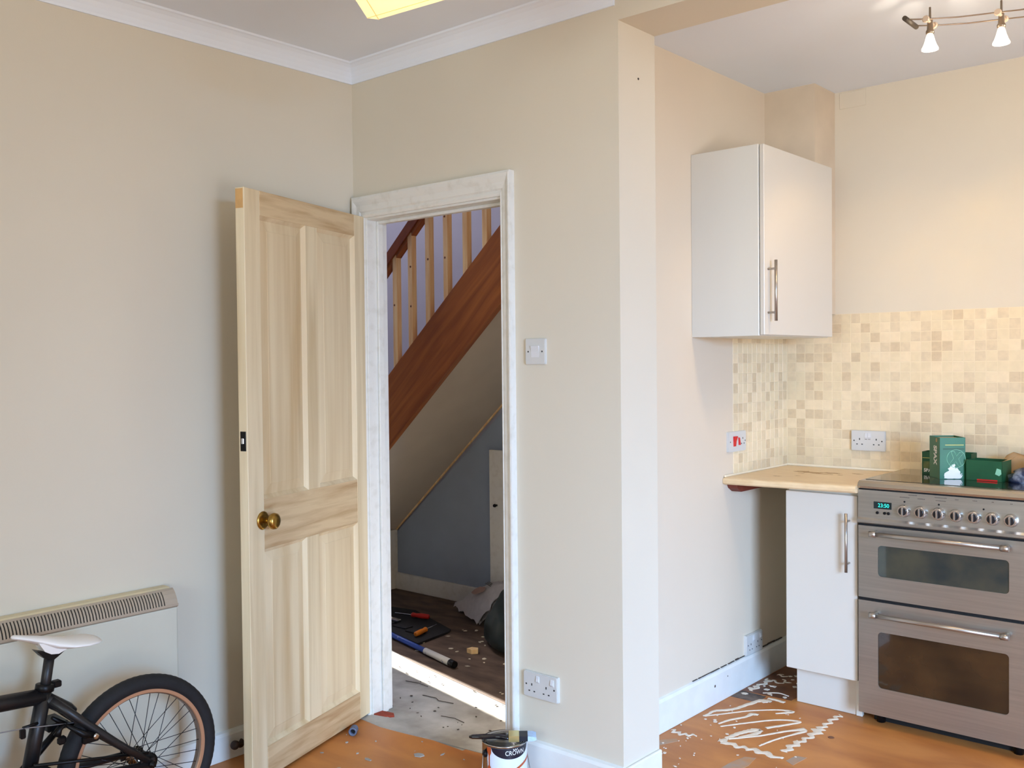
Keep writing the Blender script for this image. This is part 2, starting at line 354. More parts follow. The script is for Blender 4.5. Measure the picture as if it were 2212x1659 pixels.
struct('ceiling', MB().box(XL-0.1, XR+0.1, YF-0.1, YA+0.1, ZC, ZC+0.1), M['ceiling'], 'white ceiling of the main room with coving', 'ceiling')
struct('ceiling_kitchen', MB().box(XN0-0.1, XKR+0.1, YN, YK+0.1, ZK, ZK+0.1), M['ceiling'], 'white kitchen ceiling with the halogen lights', 'ceiling')
wkl = struct('wall_kitchen_left', MB().box(XN0-0.1, XN0, YA+0.1, YK+0.1, 0, ZH), M['magnolia'], 'pale kitchen side wall carrying the wall cabinet', 'wall')
wkb = struct('wall_kitchen_back', MB().box(XN0, XKR+0.1, YK, YK+0.1, 0, ZK), M['cream'], 'cream kitchen wall behind the cooker with mosaic splashback', 'wall')
struct('wall_kitchen_right', MB().box(XKR, XKR+0.1, YN, YK, 0, ZK).box(XKR, XR, YN, YN+0.1, 0, ZC), M['cream'], 'cream wall closing the kitchen on the cooker side', 'wall')
struct('trim_2', MB().box(XN0, -1.722, 3.94, YK, 1.585, ZK), [M['patchy']], 'patchy plastered boxing beside the wall cabinet', 'boxing')
# plaster patches left by a removed fitting
MB().box(-1.70, -1.585, YK-0.003, YK, 2.475, 2.545, b=0.0012).build('filler_patch', M['cream'], wkb)
# hall
struct('wall_hall_back', MB().box(XH, XN0-0.1, YHB+0.0, YHB+0.1, 0, ZH), M['lavender'], 'pale lilac wall beyond the staircase', 'wall')
struct('wall_hall_front', MB().box(XH, OX0, YA+0.1, YA+0.12, 0, ZH).box(OX1, XN0-0.1, YA+0.1, YA+0.12, 0, ZH).box(OX0, OX1, YA+0.1, YA+0.12, OZ, ZH), M['lavender'], 'hall side of the doorway wall', 'wall')
SY0, SY1 = 3.334, 3.476                         # unseen slit, added and shaped to cast the sun strip on the floor
struct('wall_hall_end', MB().box(XH-0.1, XH, YA, SY0, 0, ZH).box(XH-0.1, XH, SY1, YHB, 0, ZH).box(XH-0.1, XH, SY0, SY1, 2.0, ZH), M['lavender'], 'unseen end wall of the hall with a slit added for the sun strip', 'wall')
struct('ceiling_hall', MB().box(XH-0.1, XN0, YA, YHB+0.1, ZH, ZH+0.1), M['ceiling'], 'high ceiling over the stairwell', 'ceiling')
# low dado of blue-grey paint under the stairs
struct('wall_understairs', MB().prism([(-4.49, 0), (-2.05, 0), (-2.05, 2.45), (-4.49, 0.33)], lambda a, b, d: (a, d, b), YHB-0.012, YHB), M['bluewall'], 'blue-grey wall seen under the stairs', 'wall')
struct('baseboard_hall', MB().box(-4.461, XN0-0.1, YHB-0.034, YHB-0.012, 0, 0.10, b=0.003), M['oldgloss'], 'scuffed cream skirting below the blue-grey wall', 'baseboard')

# windows (behind and beside the camera)
def window(name, x0, x1, y0, y1, z0, z1, label, n):
    f = 0.06; alongx = (x1-x0) > (y1-y0); mb = MB()
    def bar(a0, a1, zz0, zz1):
        if alongx: mb.box(a0, a1, y0, y1, zz0, zz1, b=0.004)
        else: mb.box(x0, x1, a0, a1, zz0, zz1, b=0.004)
    A0, A1 = (x0, x1) if alongx else (y0, y1)
    bar(A0, A1, z0, z0+f); bar(A0, A1, z1-f, z1); bar(A0, A0+f, z0+f, z1-f); bar(A1-f, A1, z0+f, z1-f)
    for k in range(1, n):
        c = A0+(A1-A0)*k/n; bar(c-f/2, c+f/2, z0+f, z1-f)
    o = tag(mb.build(name, M['upvc']), label, 'window', None, 'structure')
    for k in range(n):
        a = A0+(A1-A0)*k/n+0.02; b = A0+(A1-A0)*(k+1)/n-0.02
        if alongx: MB().box(a, b, (y0+y1)/2-0.003, (y0+y1)/2+0.003, z0+0.03, z1-0.03).build('pane', M['glass'], o)
        else: MB().box((x0+x1)/2-0.003, (x0+x1)/2+0.003, a, b, z0+0.03, z1-0.03).build('pane', M['glass'], o)
window('window_1', XR+0.02, XR+0.08, -0.35, 1.45, 0.0, 2.08, 'white glazed garden door in the right wall', 1)
window('window_2', -1.65, 0.25, YF-0.08, YF-0.02, 0.8, 2.1, 'white window facing the doorway wall', 3)

# coving along the left and back walls
prof = [(0, 0), (0.0, -0.070), (0.006, -0.070), (0.007, -0.062), (0.012, -0.046), (0.021, -0.030), (0.033, -0.016), (0.045, -0.008), (0.052, -0.006), (0.055, 0)]
def cove(name, ends, label):
    mb = MB(); n = len(prof); rows = []
    for fn in ends: rows.append([fn(a, b) for a, b in prof])
    vs = rows[0]+rows[1]; fs = [(i, (i+1) % n, n+(i+1) % n, n+i) for i in range(n)]+[list(range(n))[::-1], [n+i for i in range(n)]]
    return struct(name, mb.add(vs, fs), M['ceiling'], label, 'coving')
cove('trim_3', [lambda a, b: (XL+a, YF, ZC+b), lambda a, b: (XL+a, YA-a, ZC+b)], 'white coving above the left wall')
cove('trim_4', [lambda a, b: (XL+a, YA-a, ZC+b), lambda a, b: (XN1-0.012, YA-a, ZC+b)], 'white coving above the doorway wall')

# skirtings
def skirt(name, x0, x1, y0, y1, h, label, top):
    t = MB(); alongx = (x1-x0) > (y1-y0)
    t.box(x0, x1, y0, y1, 0, h-0.012, b=0.002)
    if top == '+x': t.prism([(x0, h-0.014), (x1, h-0.014), (x1-0.006, h-0.004), (x0, h)], lambda a, b, d: (a, d, b), y0, y1)
    if top == '-y': t.prism([(y1, h-0.014), (y0, h-0.014), (y0+0.006, h-0.004), (y1, h)], lambda a, b, d: (d, a, b), x0, x1)
    return struct(name, t, M['gloss'], label, 'baseboard')
skirt('baseboard_left', XL, XL+0.018, YF, YA, 0.10, 'white skirting along the left wall', '+x')
skirt('baseboard_back', -2.157, XN1, YA-0.018, YA, 0.112, 'white skirting below the low double socket', '-y')
struct('baseboard_nib', MB().box(XN1, XN1+0.012, YA-0.018, YN, 0, 0.107, b=0.003), M['gloss'], 'white skirting round the end of the pier', 'baseboard')
bk = skirt('baseboard_kitchen', XN0, XN0+0.014, YN, YK, 0.130, 'white skirting with dark gap in the kitchen corner', '+x')
# crumbled gap above the kitchen skirting
mb = MB(); yy = 3.30
while yy < 4.05:
    L = random.uniform(0.02, 0.07); th = random.uniform(0.002, 0.007) if yy > 3.6 else 0.002
    mb.box(XN0, XN0+0.004+random.uniform(0, .002), yy, yy+L, 0.131, 0.131+th); yy += L+random.uniform(0.0, 0.012)
tag(mb.build('crumbled_gap', M['dirt'], bk), kind='stuff')
# chips on the kitchen skirting
MB().lathe([(0.007, 0), (0.004, 0.0015)], (XN0+0.0135, 3.455, 0.075), (1, 0, 0), 8).build('chip', M['greytile'], bk)
MB().lathe([(0.004, 0), (0.002, 0.0015)], (XN0+0.0135, 3.56, 0.09), (1, 0, 0), 8).build('chip', M['greytile'], bk)
# nail hole and scuff on the pier
MB().lathe([(0.004, 0), (0.003, 0.002)], (XN1, 2.61, 2.285), (1, 0, 0), 8).build('nail_hole', M['dirt'], wb)

# ------------------------------------------------------------------ door frame (lining, architrave)
fr = struct('trim_5', MB().box(OX0, -2.917, YA-0.002, YA+0.102, 0, OZ, b=0.002).box(-2.215, OX1, YA-0.002, YA+0.102, 0, OZ, b=0.002).box(-2.917, -2.215, YA-0.002, YA+0.102, 1.95, OZ, b=0.002),
            M['oldgloss'], 'worn white door lining and moulded architrave round the doorway', 'door frame')
st = MB().box(-2.917, -2.905, YA+0.045, YA+0.072, 0, 1.95, b=0.002).box(-2.227, -2.215, YA+0.045, YA+0.072, 0, 1.95, b=0.002).box(-2.905, -2.227, YA+0.045, YA+0.072, 1.938, 1.95, b=0.002)
st.build('door_stop', M['oldgloss'], fr)
ap = [(0, 0), (0, 0.012), (0.006, 0.016), (0.014, 0.013), (0.018, 0.018), (0.034, 0.020), (0.046, 0.026), (0.054, 0.028), (0.060, 0.026), (0.060, 0)]   # across, proud
def archi(fn0, fn1, name):
    n = len(ap); vs = [fn0(a, b) for a, b in ap]+[fn1(a, b) for a, b in ap]
    fs = [(i, (i+1) % n, n+(i+1) % n, n+i) for i in range(n)]+[list(range(n))[::-1], [n+i for i in range(n)]]
    MB().add(vs, fs).build(name, M['oldgloss'], fr)
archi(lambda a, b: (-2.210+a*0.9, YA-b, 0.0), lambda a, b: (-2.210+a*0.9, YA-b, 1.958+a*1.35), 'architrave_jamb')
archi(lambda a, b: (-2.925-a*0.9, YA-b, 0.0), lambda a, b: (-2.925-a*0.9, YA-b, 1.958+a*1.35), 'architrave_jamb')
archi(lambda a, b: (-2.925-a*0.9, YA-b, 1.958+a*1.35), lambda a, b: (-2.210+a*0.9, YA-b, 1.958+a*1.35), 'architrave_head')
MB().box(-2.215, -2.2138, YA+0.02, YA+0.035, 1.10, 1.17).build('keep_recess', M['dirt'], fr)
MB().prism([(-2.915, 2.50), (-2.86, 2.515), (-2.84, 2.54), (-2.86, 2.555), (-2.915, 2.545)], lambda a, b, d: (a, b, d), -0.002, 0.006).build('brick_chip', M['brick'], fr)

# ------------------------------------------------------------------ open pine door: local x from the hinge to the lock edge, y = thickness, z up
DW, DT, DZ0, DZ1 = 0.725, 0.035, 0.010, 1.962
door = thing('door_1', (-2.925, 2.49, 0), 'bare pine four-panel door standing open, brass knob', 'door', None, math.atan2(-0.951, 0.307))
door['kind'] = 'structure'
# local +y points to the face seen by the room (world (0.951,0.307) = local +y)
def dpart(mb, name, m_, label=None): 
    o = mb.build(name, m_, door, world=False)
    if label: o['label'] = label
    return o
dpart(MB().box(0.0, 0.070, -DT, 0, DZ0, DZ1, b=0.0015), 'hinge_stile', M['pine_v'])
dpart(MB().box(0.645, DW, -DT, 0, DZ0, DZ1, b=0.0015), 'lock_stile', M['pine_v'])
dpart(MB().box(0.070, 0.645, -DT, 0, 1.880, DZ1, b=0.0012), 'top_rail', M['pine_h'])
dpart(MB().box(0.070, 0.645, -DT, -0.0005, 0.775, 0.942, b=0.0012), 'lock_rail', M['pine_h'])
dpart(MB().box(0.070, 0.645, -DT, 0, DZ0, 0.115, b=0.0012), 'bottom_rail', M['pine_h'])
dpart(MB().box(0.318, 0.390, -DT, -0.0004, 0.942, 1.880, b=0.0012), 'muntin', M['pine_v'])
dpart(MB().box(0.330, 0.405, -DT, -0.0004, 0.115, 0.775, b=0.0012), 'muntin', M['pine_v'])
def dpanel(x0, x1, z0, z1):
    mb = MB()
    for sgn in (1, -1):
        yv = (lambda d: -d) if sgn == 1 else (lambda d: -DT+d)
        rings = [(0.0, 0.002), (0.011, 0.011), (0.013, 0.013), (0.045, 0.0085), (0.047, 0.0075)]
        vs = []
        for ins, dep in rings:
            vs += [(x0+ins, yv(dep), z0+ins), (x1-ins, yv(dep), z0+ins), (x1-ins, yv(dep), z1-ins), (x0+ins, yv(dep), z1-ins)]
        fs = []
        for k in range(len(rings)-1):
            for i in range(4): fs.append((k*4+i, k*4+(i+1) % 4, (k+1)*4+(i+1) % 4, (k+1)*4+i))
        k = (len(rings)-1)*4; fs.append((k, k+1, k+2, k+3)); mb.add(vs, fs)
    return dpart(mb, 'panel', M['pine_p'])
dpanel(0.070, 0.318, 0.942, 1.880); dpanel(0.390, 0.645, 0.942, 1.880)
dpanel(0.070, 0.330, 0.115, 0.775); dpanel(0.405, 0.645, 0.115, 0.775)
dpart(MB().box(DW-0.0005, DW+0.0008, -DT+0.002, -0.004, 1.895, 1.958), 'chipped_corner', M['pine_orange'], 'bare orange split at the top corner')
lp = dpart(MB().box(DW, DW+0.0015, -0.028, -0.006, 1.108, 1.172, b=0.0005), 'latch_plate', M['blackmetal'], 'black latch plate in the door edge')
MB().box(DW+0.001, DW+0.006, -0.022, -0.012, 1.132, 1.150, b=0.001).build('latch_bolt', M['chrome'], lp, world=False)
kb = MB().lathe([(0.030, 0), (0.031, 0.003), (0.028, 0.006), (0.022, 0.008)], (0.655, 0, 0.873), (0, 1, 0), 32)
rose = dpart(kb, 'knob_rose', M['brass'])
MB().lathe([(0.010, 0.006), (0.009, 0.024), (0.012, 0.030), (0.024, 0.036), (0.0275, 0.045), (0.026, 0.054), (0.018, 0.060), (0.006, 0.062)], (0.655, 0, 0.873), (0, 1, 0), 32).build('knob', M['brass'], rose, world=False)
for hz in (0.25, 1.05, 1.75):
    dpart(MB().tube([(-0.003, -DT-0.002, hz), (-0.003, -DT-0.002, hz+0.09)], 0.0045, 8), 'hinge', M['brass'])

# ------------------------------------------------------------------ electrical fittings
def plate(mb, w_, h_, d_, r=0.004): mb.prism(rrect(-w_/2, w_/2, -h_/2, h_/2, r, 3), lambda a, b, d: (a, -d, b), 0, d_*0.7).prism(rrect(-w_/2+0.002, w_/2-0.002, -h_/2+0.002, h_/2-0.002, r, 3), lambda a, b, d: (a, -d, b), d_*0.7, d_)
def lp_(mb, name, m_, root): return mb.build(name, m_, root, world=False)
def pins(root, cx, cz, d_):
    for dx, dz, w_, h_ in ((0, 0.011, 0.004, 0.008), (-0.011, -0.011, 0.0065, 0.004), (0.011, -0.011, 0.0065, 0.004)):
        lp_(MB().box(cx+dx-w_/2, cx+dx+w_/2, -d_-0.0004, -d_+0.002, cz+dz-h_/2, cz+dz+h_/2), 'pin_hole', M['socket_hole'], root)
def double_socket(loc, rz, label, central=False):
    r = thing('double_socket', loc, label, 'socket', None, rz); d_ = 0.014 if not central else 0.011
    mb = MB(); plate(mb, 0.146, 0.086, d_); lp_(mb, 'faceplate', M['white_plastic'], r)
    cz = -0.004 if not central else 0.002
    pins(r, -0.036, cz-0.006, d_); pins(r, 0.036 if central else 0.026, cz-0.006, d_)
    for x in ((-0.007, 0.007) if central else (-0.010, 0.052)):
        rk = MB().add([(x-0.006, -d_, 0.010), (x+0.006, -d_, 0.010), (x+0.006, -d_-0.004, 0.016), (x-0.006, -d_-0.004, 0.016), (x-0.006, -d_-0.002, 0.032), (x+0.006, -d_-0.002, 0.032), (x-0.006, -d_, 0.034), (x+0.006, -d_, 0.034)],
                     [(0, 1, 2, 3), (3, 2, 5, 4), (4, 5, 7, 6), (0, 3, 4, 6), (1, 7, 5, 2)])
        lp_(rk, 'rocker', M['white_switch'], r)
    if central:
        for x in (-0.008, 0.006): lp_(MB().box(x-0.005, x+0.005, -d_-0.0004, -d_, 0.006, 0.008), 'switch_marking', M['print'], r)
    for x in (-0.060, 0.060):
        lp_(MB().lathe([(0.003, 0), (0.003, 0.0006)], (x, -d_, 0), (0, -1, 0), 10), 'screw', M['socket_hole'], r)
    return r
double_socket((-2.051, YA, 0.300), 0, 'white double socket low on the cream wall beside the doorway')
double_socket((-1.574, YK-0.005, 1.036), 0, 'white double socket on the mosaic splashback above the worktop', True)
double_socket((XN0, 3.80, 0.174), PI/2, 'white double socket just above the skirting in the dark kitchen corner')
sw = thing('light_switch', (-2.063, YA, 1.423), 'square white light switch beside the door architrave', 'switch')
mb = MB(); plate(mb, 0.086, 0.086, 0.009); lp_(mb, 'faceplate', M['white_plastic'], sw)
lp_(MB().add([(-0.017, -0.009, -0.019), (0.017, -0.009, -0.019), (0.017, -0.0095, 0.0), (-0.017, -0.0095, 0.0), (0.017, -0.0135, 0.019), (-0.017, -0.0135, 0.019), (0.017, -0.009, 0.019), (-0.017, -0.009, 0.019)],
    [(0, 1, 2, 3), (3, 2, 4, 5), (5, 4, 6, 7), (0, 3, 5, 7), (1, 6, 4, 2)]), 'rocker', M['white_switch'], sw)
for x in (-0.030, 0.030): lp_(MB().lathe([(0.0028, 0), (0.0028, 0.0006)], (x, -0.009, 0), (0, -1, 0), 10), 'screw', M['socket_hole'], sw)
cc = thing('cooker_switch', (XN0, 3.660, 1.050), 'white cooker switch plate with red rocker beside the mosaic tiles', 'switch', None, PI/2)
mb = MB(); plate(mb, 0.150, 0.084, 0.011); lp_(mb, 'faceplate', M['white_plastic'], cc)
lp_(MB().add([(-0.036, -0.011, -0.020), (-0.012, -0.011, -0.020), (-0.012, -0.013, 0.0), (-0.036, -0.013, 0.0), (-0.010, -0.019, 0.022), (-0.038, -0.019, 0.022), (-0.010, -0.011, 0.022), (-0.038, -0.011, 0.022)],
    [(0, 1, 2, 3), (3, 2, 4, 5), (5, 4, 6, 7), (0, 3, 5, 7), (1, 6, 4, 2)]), 'cooker_rocker', M['redrocker'], cc)
lp_(MB().prism([(0.008, -0.016), (0.022, -0.016), (0.014, 0.014), (0.006, 0.016)], lambda a, b, d: (a, -d, b), 0.011, 0.015), 'socket_rocker', M['redrocker'], cc)
pins(cc, 0.045, 0.0, 0.011)
for x in (-0.062, 0.066): lp_(MB().lathe([(0.0028, 0), (0.0028, 0.0006)], (x, -0.011, 0), (0, -1, 0), 10), 'screw', M['socket_hole'], cc)

# ------------------------------------------------------------------ storage heater on the left wall
HX = -2.917
ht = thing('storage_heater', (XL+0.04, 1.14, 0.095), 'cream wall-mounted storage heater with a slotted beige grille', 'heater')
MB().box(XL+0.003, HX, 0.60, 1.668, 0.095, 0.596, b=0.006, seg=2).build('body', M['heater'], ht)
MB().prism([(XL+0.003, 0.596), (HX-0.004, 0.596), (HX-0.018, 0.640), (HX-0.042, 0.657), (XL+0.003, 0.657)], lambda a, b, d: (a, d, b), 0.60, 1.66).build('top_panel', M['heater_top'], ht)
gp = [(HX+0.002, 0.598), (HX+0.0025, 0.606), (HX-0.003, 0.622), (HX-0.012, 0.637), (HX-0.022, 0.648), (HX-0.030, 0.653)]
def band(mb, pts, y0, y1, off, mi=0):
    # a thin strip following the curved grille profile
    n = len(pts); vs = []
    for y in (y0, y1):
        for (x, z) in pts: vs += [(x+off, y, z+off*0.6), (x-0.004, y, z-0.003)]
    fs = []
    for k in range(n-1):
        a = 2*k; b = 2*n+2*k
        fs += [(a, a+2, b+2, b), (a+1, b+1, b+3, a+3)]
        fs += [(a, a+1, a+3, a+2), (b, b+2, b+3, b+1)]
    fs += [(0, 2*n, 2*n+1, 1), (2*n-2, 2*n-1, 4*n-1, 4*n-2)]
    mb.add(vs, fs, mi)
gf = MB(); band(gf, gp[:2], 0.602, 1.666, 0.004); band(gf, gp[4:], 0.602, 1.662, 0.004); band(gf, gp, 1.620, 1.664, 0.0035); band(gf, gp, 0.602, 0.64, 0.0035)
g = gf.build('grille', M['grille'], ht)
gb = MB(); band(gb, gp[1:5], 0.64, 1.62, 0.0006); gb.build('grille_recess', M['slot'], g)
sl = MB(); y = 0.64
while y < 1.618:
    # each slat leans slightly along the heater
    band(sl, gp[1:5], y, y+0.0056, 0.0035); y += 0.0098
tag(sl.build('grille_slat', M['grille'], g), kind='stuff')

# ------------------------------------------------------------------ BMX bicycle standing along the left wall
BX = -2.67; AX = (1.398, 0.242)                # wheel plane, rear axle (y, z)
bike = thing('bicycle', (BX, 1.0, 0), 'black BMX bicycle with white saddle and copper rims by the heater', 'bicycle')
def B(y, z, dx=0): return (BX+dx, y, z)
STT, BB = (1.130, 0.520), (1.078, 0.275)       # seat tube top, bottom bracket
HT0, HT1 = (0.575, 0.455), (0.545, 0.565)      # head tube
MB().tube([B(*BB), B(*STT)], 0.0195, 16).build('seat_tube', M['frame'], bike)
MB().tube([B(STT[0]-0.004, STT[1]-0.022), B(0.90, 0.515), B(HT1[0]+0.005, HT1[1]-0.015)], [0.021, 0.022, 0.022], 16).build('top_tube', M['frame'], bike)
MB().tube([B(*BB), B(HT0[0], HT0[1]+0.02)], 0.022, 16).build('down_tube', M['frame'], bike)
MB().tube([B(*HT0), B(*HT1)], 0.023, 16).build('head_tube', M['frame'], bike)
MB().tube([B(STT[0], STT[1]-0.03), B(1.19, 0.445, 0), B(1.205, 0.432, 0)], [0.019, 0.018, 0.014], 12).build('seat_stay_yoke', M['frame'], bike)
for s_ in (1, -1):
    MB().tube([B(STT[0]+0.01, STT[1]-0.035, 0.012*s_), B(1.20, 0.425, 0.040*s_), B(1.30, 0.330, 0.055*s_), B(AX[0]-0.005, AX[1]+0.008, 0.058*s_)], [0.013, 0.012, 0.011, 0.010], 12).build('seat_stay', M['frame'], bike)
    MB().tube([B(BB[0], BB[1], 0.018*s_), B(1.16, 0.262, 0.042*s_), B(AX[0]-0.01, AX[1], 0.058*s_)], [0.013, 0.012, 0.010], 12).build('chain_stay', M['frame'], bike)
    MB().prism([(AX[0]-0.03, AX[1]+0.022), (AX[0]+0.012, AX[1]+0.014), (AX[0]+0.016, AX[1]-0.014), (AX[0]-0.03, AX[1]-0.016)], lambda a, b, d: (d, a, b), BX+0.058*s_-0.003, BX+0.058*s_+0.003).build('dropout', M['frame'], bike)
    MB().lathe([(0.010, 0), (0.010, 0.012), (0.005, 0.013), (0.005, 0.022)], B(AX[0], AX[1], 0.061*s_), (s_, 0, 0), 8).build('axle_nut', M['blackmetal'], bike)
MB().lathe([(0.024, -0.035), (0.026, -0.03), (0.026, 0.03), (0.024, 0.035)], B(*BB), (1, 0, 0), 16).build('bottom_bracket', M['frame'], bike)
MB().lathe([(0.0215, -0.006), (0.0245, -0.004), (0.0245, 0.012), (0.0215, 0.014)], B(STT[0]-0.001, STT[1]-0.004), (0, 0.2, 1), 18).build('seat_clamp', M['blackmetal'], bike)
MB().box(BX-0.011, BX+0.011, STT[0]+0.020, STT[0]+0.042, STT[1]-0.006, STT[1]+0.012, b=0.003).build('clamp_bolt', M['blackmetal'], bike)
MB().tube([B(STT[0]-0.006, STT[1]-0.04), B(1.146, 0.612)], 0.0135, 14).build('seat_post', M['frame'], bike)
MB().prism([(1.104, 0.627), (1.128, 0.618), (1.150, 0.608), (1.184, 0.616), (1.160, 0.600), (1.150, 0.594), (1.132, 0.597), (1.120, 0.608)], lambda a, b, d: (d, a, b), BX-0.016, BX+0.016).build('saddle_clamp', M['blackmetal'], bike)
# saddle: lofted from nose to tail, nose tilted up
stn = [(1.046, 0.674, 0.006, 0.005), (1.055, 0.674, 0.016, 0.009), (1.085, 0.665, 0.020, 0.012), (1.12, 0.653, 0.026, 0.018), (1.155, 0.640, 0.040, 0.024), (1.190, 0.632, 0.058, 0.021), (1.225, 0.629, 0.066, 0.018), (1.255, 0.628, 0.060, 0.015), (1.272, 0.625, 0.040, 0.009), (1.277, 0.622, 0.012, 0.003)]
vs = []; n = 16
for (yy, zz, hw, hh) in stn:
    for k in range(n):
        a = 2*PI*k/n; cx, cz = math.cos(a), math.sin(a)
        zz2 = zz+hh*(0.55*cz if cz > 0 else 1.0*cz*(1-0.55*abs(cx)))
        vs.append((BX+hw*cx, yy, zz2-0.25*hh*abs(cx)**2))
fs = [(i*n+k, i*n+(k+1) % n, (i+1)*n+(k+1) % n, (i+1)*n+k) for i in range(len(stn)-1) for k in range(n)]+[list(range(n)), [(len(stn)-1)*n+k for k in range(n)]]
sdl = tag(MB().add(vs, fs, 0, True).build('saddle', M['saddle'], bike), 'white saddle')
MB().prism([(1.108, 0.648), (1.190, 0.626), (1.180, 0.616), (1.160, 0.609), (1.140, 0.612), (1.124, 0.622)], lambda a, b, d: (d, a, b), BX-0.022, BX+0.022).build('saddle_base', M['saddle'], sdl)
def wheel(name, y, z):
    r = bpy.data.objects.new(name, None); COL.objects.link(r); r.parent = bike; r.location = Vector((BX, y, z))-Vector(bike.location)
    mb = MB(); k = 14; n = 160; vs = []
    for i in range(n):
        a = 2*PI*i/n
        for j in range(k):
            b = 2*PI*j/k; rr = 0.2185+0.0235*math.cos(b); xx = 0.0255*math.sin(b)
            if math.cos(b) > 0.2 and i % 2 == 0: rr -= 0.0008
            vs.append((xx, rr*math.cos(a), rr*math.sin(a)))
    mb.add(vs, [(i*k+j, ((i+1) % n)*k+j, ((i+1) % n)*k+(j+1) % k, i*k+(j+1) % k) for i in range(n) for j in range(k)], 0, True)
    mb.build('tyre', M['tyre'], r, world=False)
    def ring(pr, m_, nm):
        mb = MB(); k = len(pr); n = 72
        vs = [(x, rr*math.cos(2*PI*i/n), rr*math.sin(2*PI*i/n)) for i in range(n) for x, rr in pr]
        mb.add(vs, [(i*k+j, ((i+1) % n)*k+j, ((i+1) % n)*k+(j+1) % k, i*k+(j+1) % k) for i in range(n) for j in range(k)], 0, False)
        return mb.build(nm, m_, r, world=False)
    ring([(-0.016, 0.206), (-0.016, 0.192), (-0.013, 0.190), (0.013, 0.190), (0.016, 0.192), (0.016, 0.206)], [M['rim']], 'rim')
    ring([(-0.0125, 0.1895), (-0.009, 0.187), (0.009, 0.187), (0.0125, 0.1895)], [M['rim_in']], 'rim_bed')
    hb = MB().lathe([(0.010, -0.05), (0.026, -0.034), (0.028, -0.031), (0.014, -0.026), (0.013, 0.026), (0.028, 0.031), (0.026, 0.034), (0.010, 0.05)], (0, 0, 0), (1, 0, 0), 20)
    hb.build('hub', M['chrome'], r, world=False)
    for i in range(36):
        a = 2*PI*i/36; side = 1 if i % 2 == 0 else -1
        ah = a+(0.85 if (i//2) % 2 == 0 else -0.85)
        p0 = (0.032*side, 0.025*math.cos(ah), 0.025*math.sin(ah)); p1 = (0.003*side, 0.188*math.cos(a), 0.188*math.sin(a))
        MB().tube([p0, p1], 0.0011, 5).build('spoke', M['spoke'], r, world=False)
    return r
rw = wheel('rear_wheel', *AX)
fw = wheel('front_wheel', 0.445, 0.242)
# cog, chain, cranks
MB().lathe([(0.016, 0.0), (0.028, 0.001), (0.028, 0.004), (0.016, 0.005)], B(AX[0], AX[1], 0.044), (1, 0, 0), 18).build('rear_cog', M['blackmetal'], bike)
MB().lathe([(0.02, 0.0), (0.060, 0.001), (0.060, 0.005), (0.02, 0.006)], B(BB[0], BB[1], 0.044), (1, 0, 0), 28).build('chainring', M['blackmetal'], bike)
MB().tube([B(BB[0], BB[1]+0.060, 0.047), B(AX[0], AX[1]+0.028, 0.047)], 0.0045, 6).tube([B(BB[0], BB[1]-0.060, 0.047), B(AX[0], AX[1]-0.028, 0.047)], 0.0045, 6).build('chain', M['blackmetal'], bike)
for s_, dz in ((1, -1), (-1, 1)):
    MB().tube([B(BB[0], BB[1], 0.062*s_), B(BB[0]-0.12*dz*-1, BB[1]+0.10*dz, 0.068*s_)], [0.012, 0.009], 10).build('crank', M['blackmetal'], bike)
    MB().box(BX+s_*0.120-0.045, BX+s_*0.120+0.045, BB[0]+0.12*dz-0.03, BB[0]+0.12*dz+0.03, BB[1]+0.10*dz-0.011, BB[1]+0.10*dz+0.011, b=0.004).build('pedal', M['blackmetal'], bike)
# fork, bars, stem
for s_ in (1, -1):
    MB().tube([B(HT0[0], HT0[1]-0.02, 0.02*s_), B(0.545, 0.40, 0.045*s_), B(0.445, 0.242, 0.052*s_)], [0.014, 0.014, 0.010], 10).build('fork_leg', M['frame'], bike)
MB().box(BX-0.02, BX+0.02, 0.485, 0.575, 0.575, 0.605, b=0.005).build('stem', M['blackmetal'], bike)
MB().tube([B(0.555, 0.76, 0.29), B(0.53, 0.75, 0.16), B(0.505, 0.62, 0.06), B(0.495, 0.592, 0), B(0.505, 0.62, -0.06), B(0.53, 0.75, -0.16), B(0.555, 0.76, -0.26)], 0.0111, 10).tube([B(0.52, 0.70, 0.13), B(0.52, 0.70, -0.13)], 0.008, 8).build('handlebar', M['frame'], bike)
for s_, a, b in ((1, 0.19, 0.30), (-1, 0.17, 0.27)):
    MB().tube([B(0.551, 0.758, a*s_), B(0.556, 0.761, b*s_)], 0.015, 12).build('grip', M['blackmetal'], bike)
# rear brake: arms, pads, noodle, cable, bridge
MB().tube([B(1.198, 0.418, 0.040), B(1.198, 0.424, -0.040)], 0.008, 8).build('brake_bridge', M['frame'], bike)
for s_ in (1, -1):
    MB().tube([B(1.235, 0.372, 0.058*s_), B(1.205, 0.385, 0.058*s_), B(1.165, 0.418, 0.040*s_)], [0.009, 0.009, 0.005], 8).build('brake_arm', M['blackmetal'], bike)
    MB().box(BX+s_*0.030-0.008, BX+s_*0.030+0.008, 1.215, 1.262, 0.345, 0.366, b=0.004).build('brake_pad', M['blackmetal'], bike)
MB().lathe([(0.008, 0), (0.009, 0.004), (0.005, 0.007)], B(1.236, 0.372, 0.066), (1, 0, 0), 8).build('brake_bolt', M['chrome'], bike)
MB().tube([B(1.162, 0.420, 0.046), B(1.148, 0.412, 0.048), B(1.140, 0.395, 0.046)], [0.004, 0.006, 0.011], 8).build('brake_spring_cap', M['blackmetal'], bike)
MB().box(BX+0.020, BX+0.036, 1.148, 1.172, 0.362, 0.386, b=0.006).build('cable_adjuster', M['blackmetal'], bike)
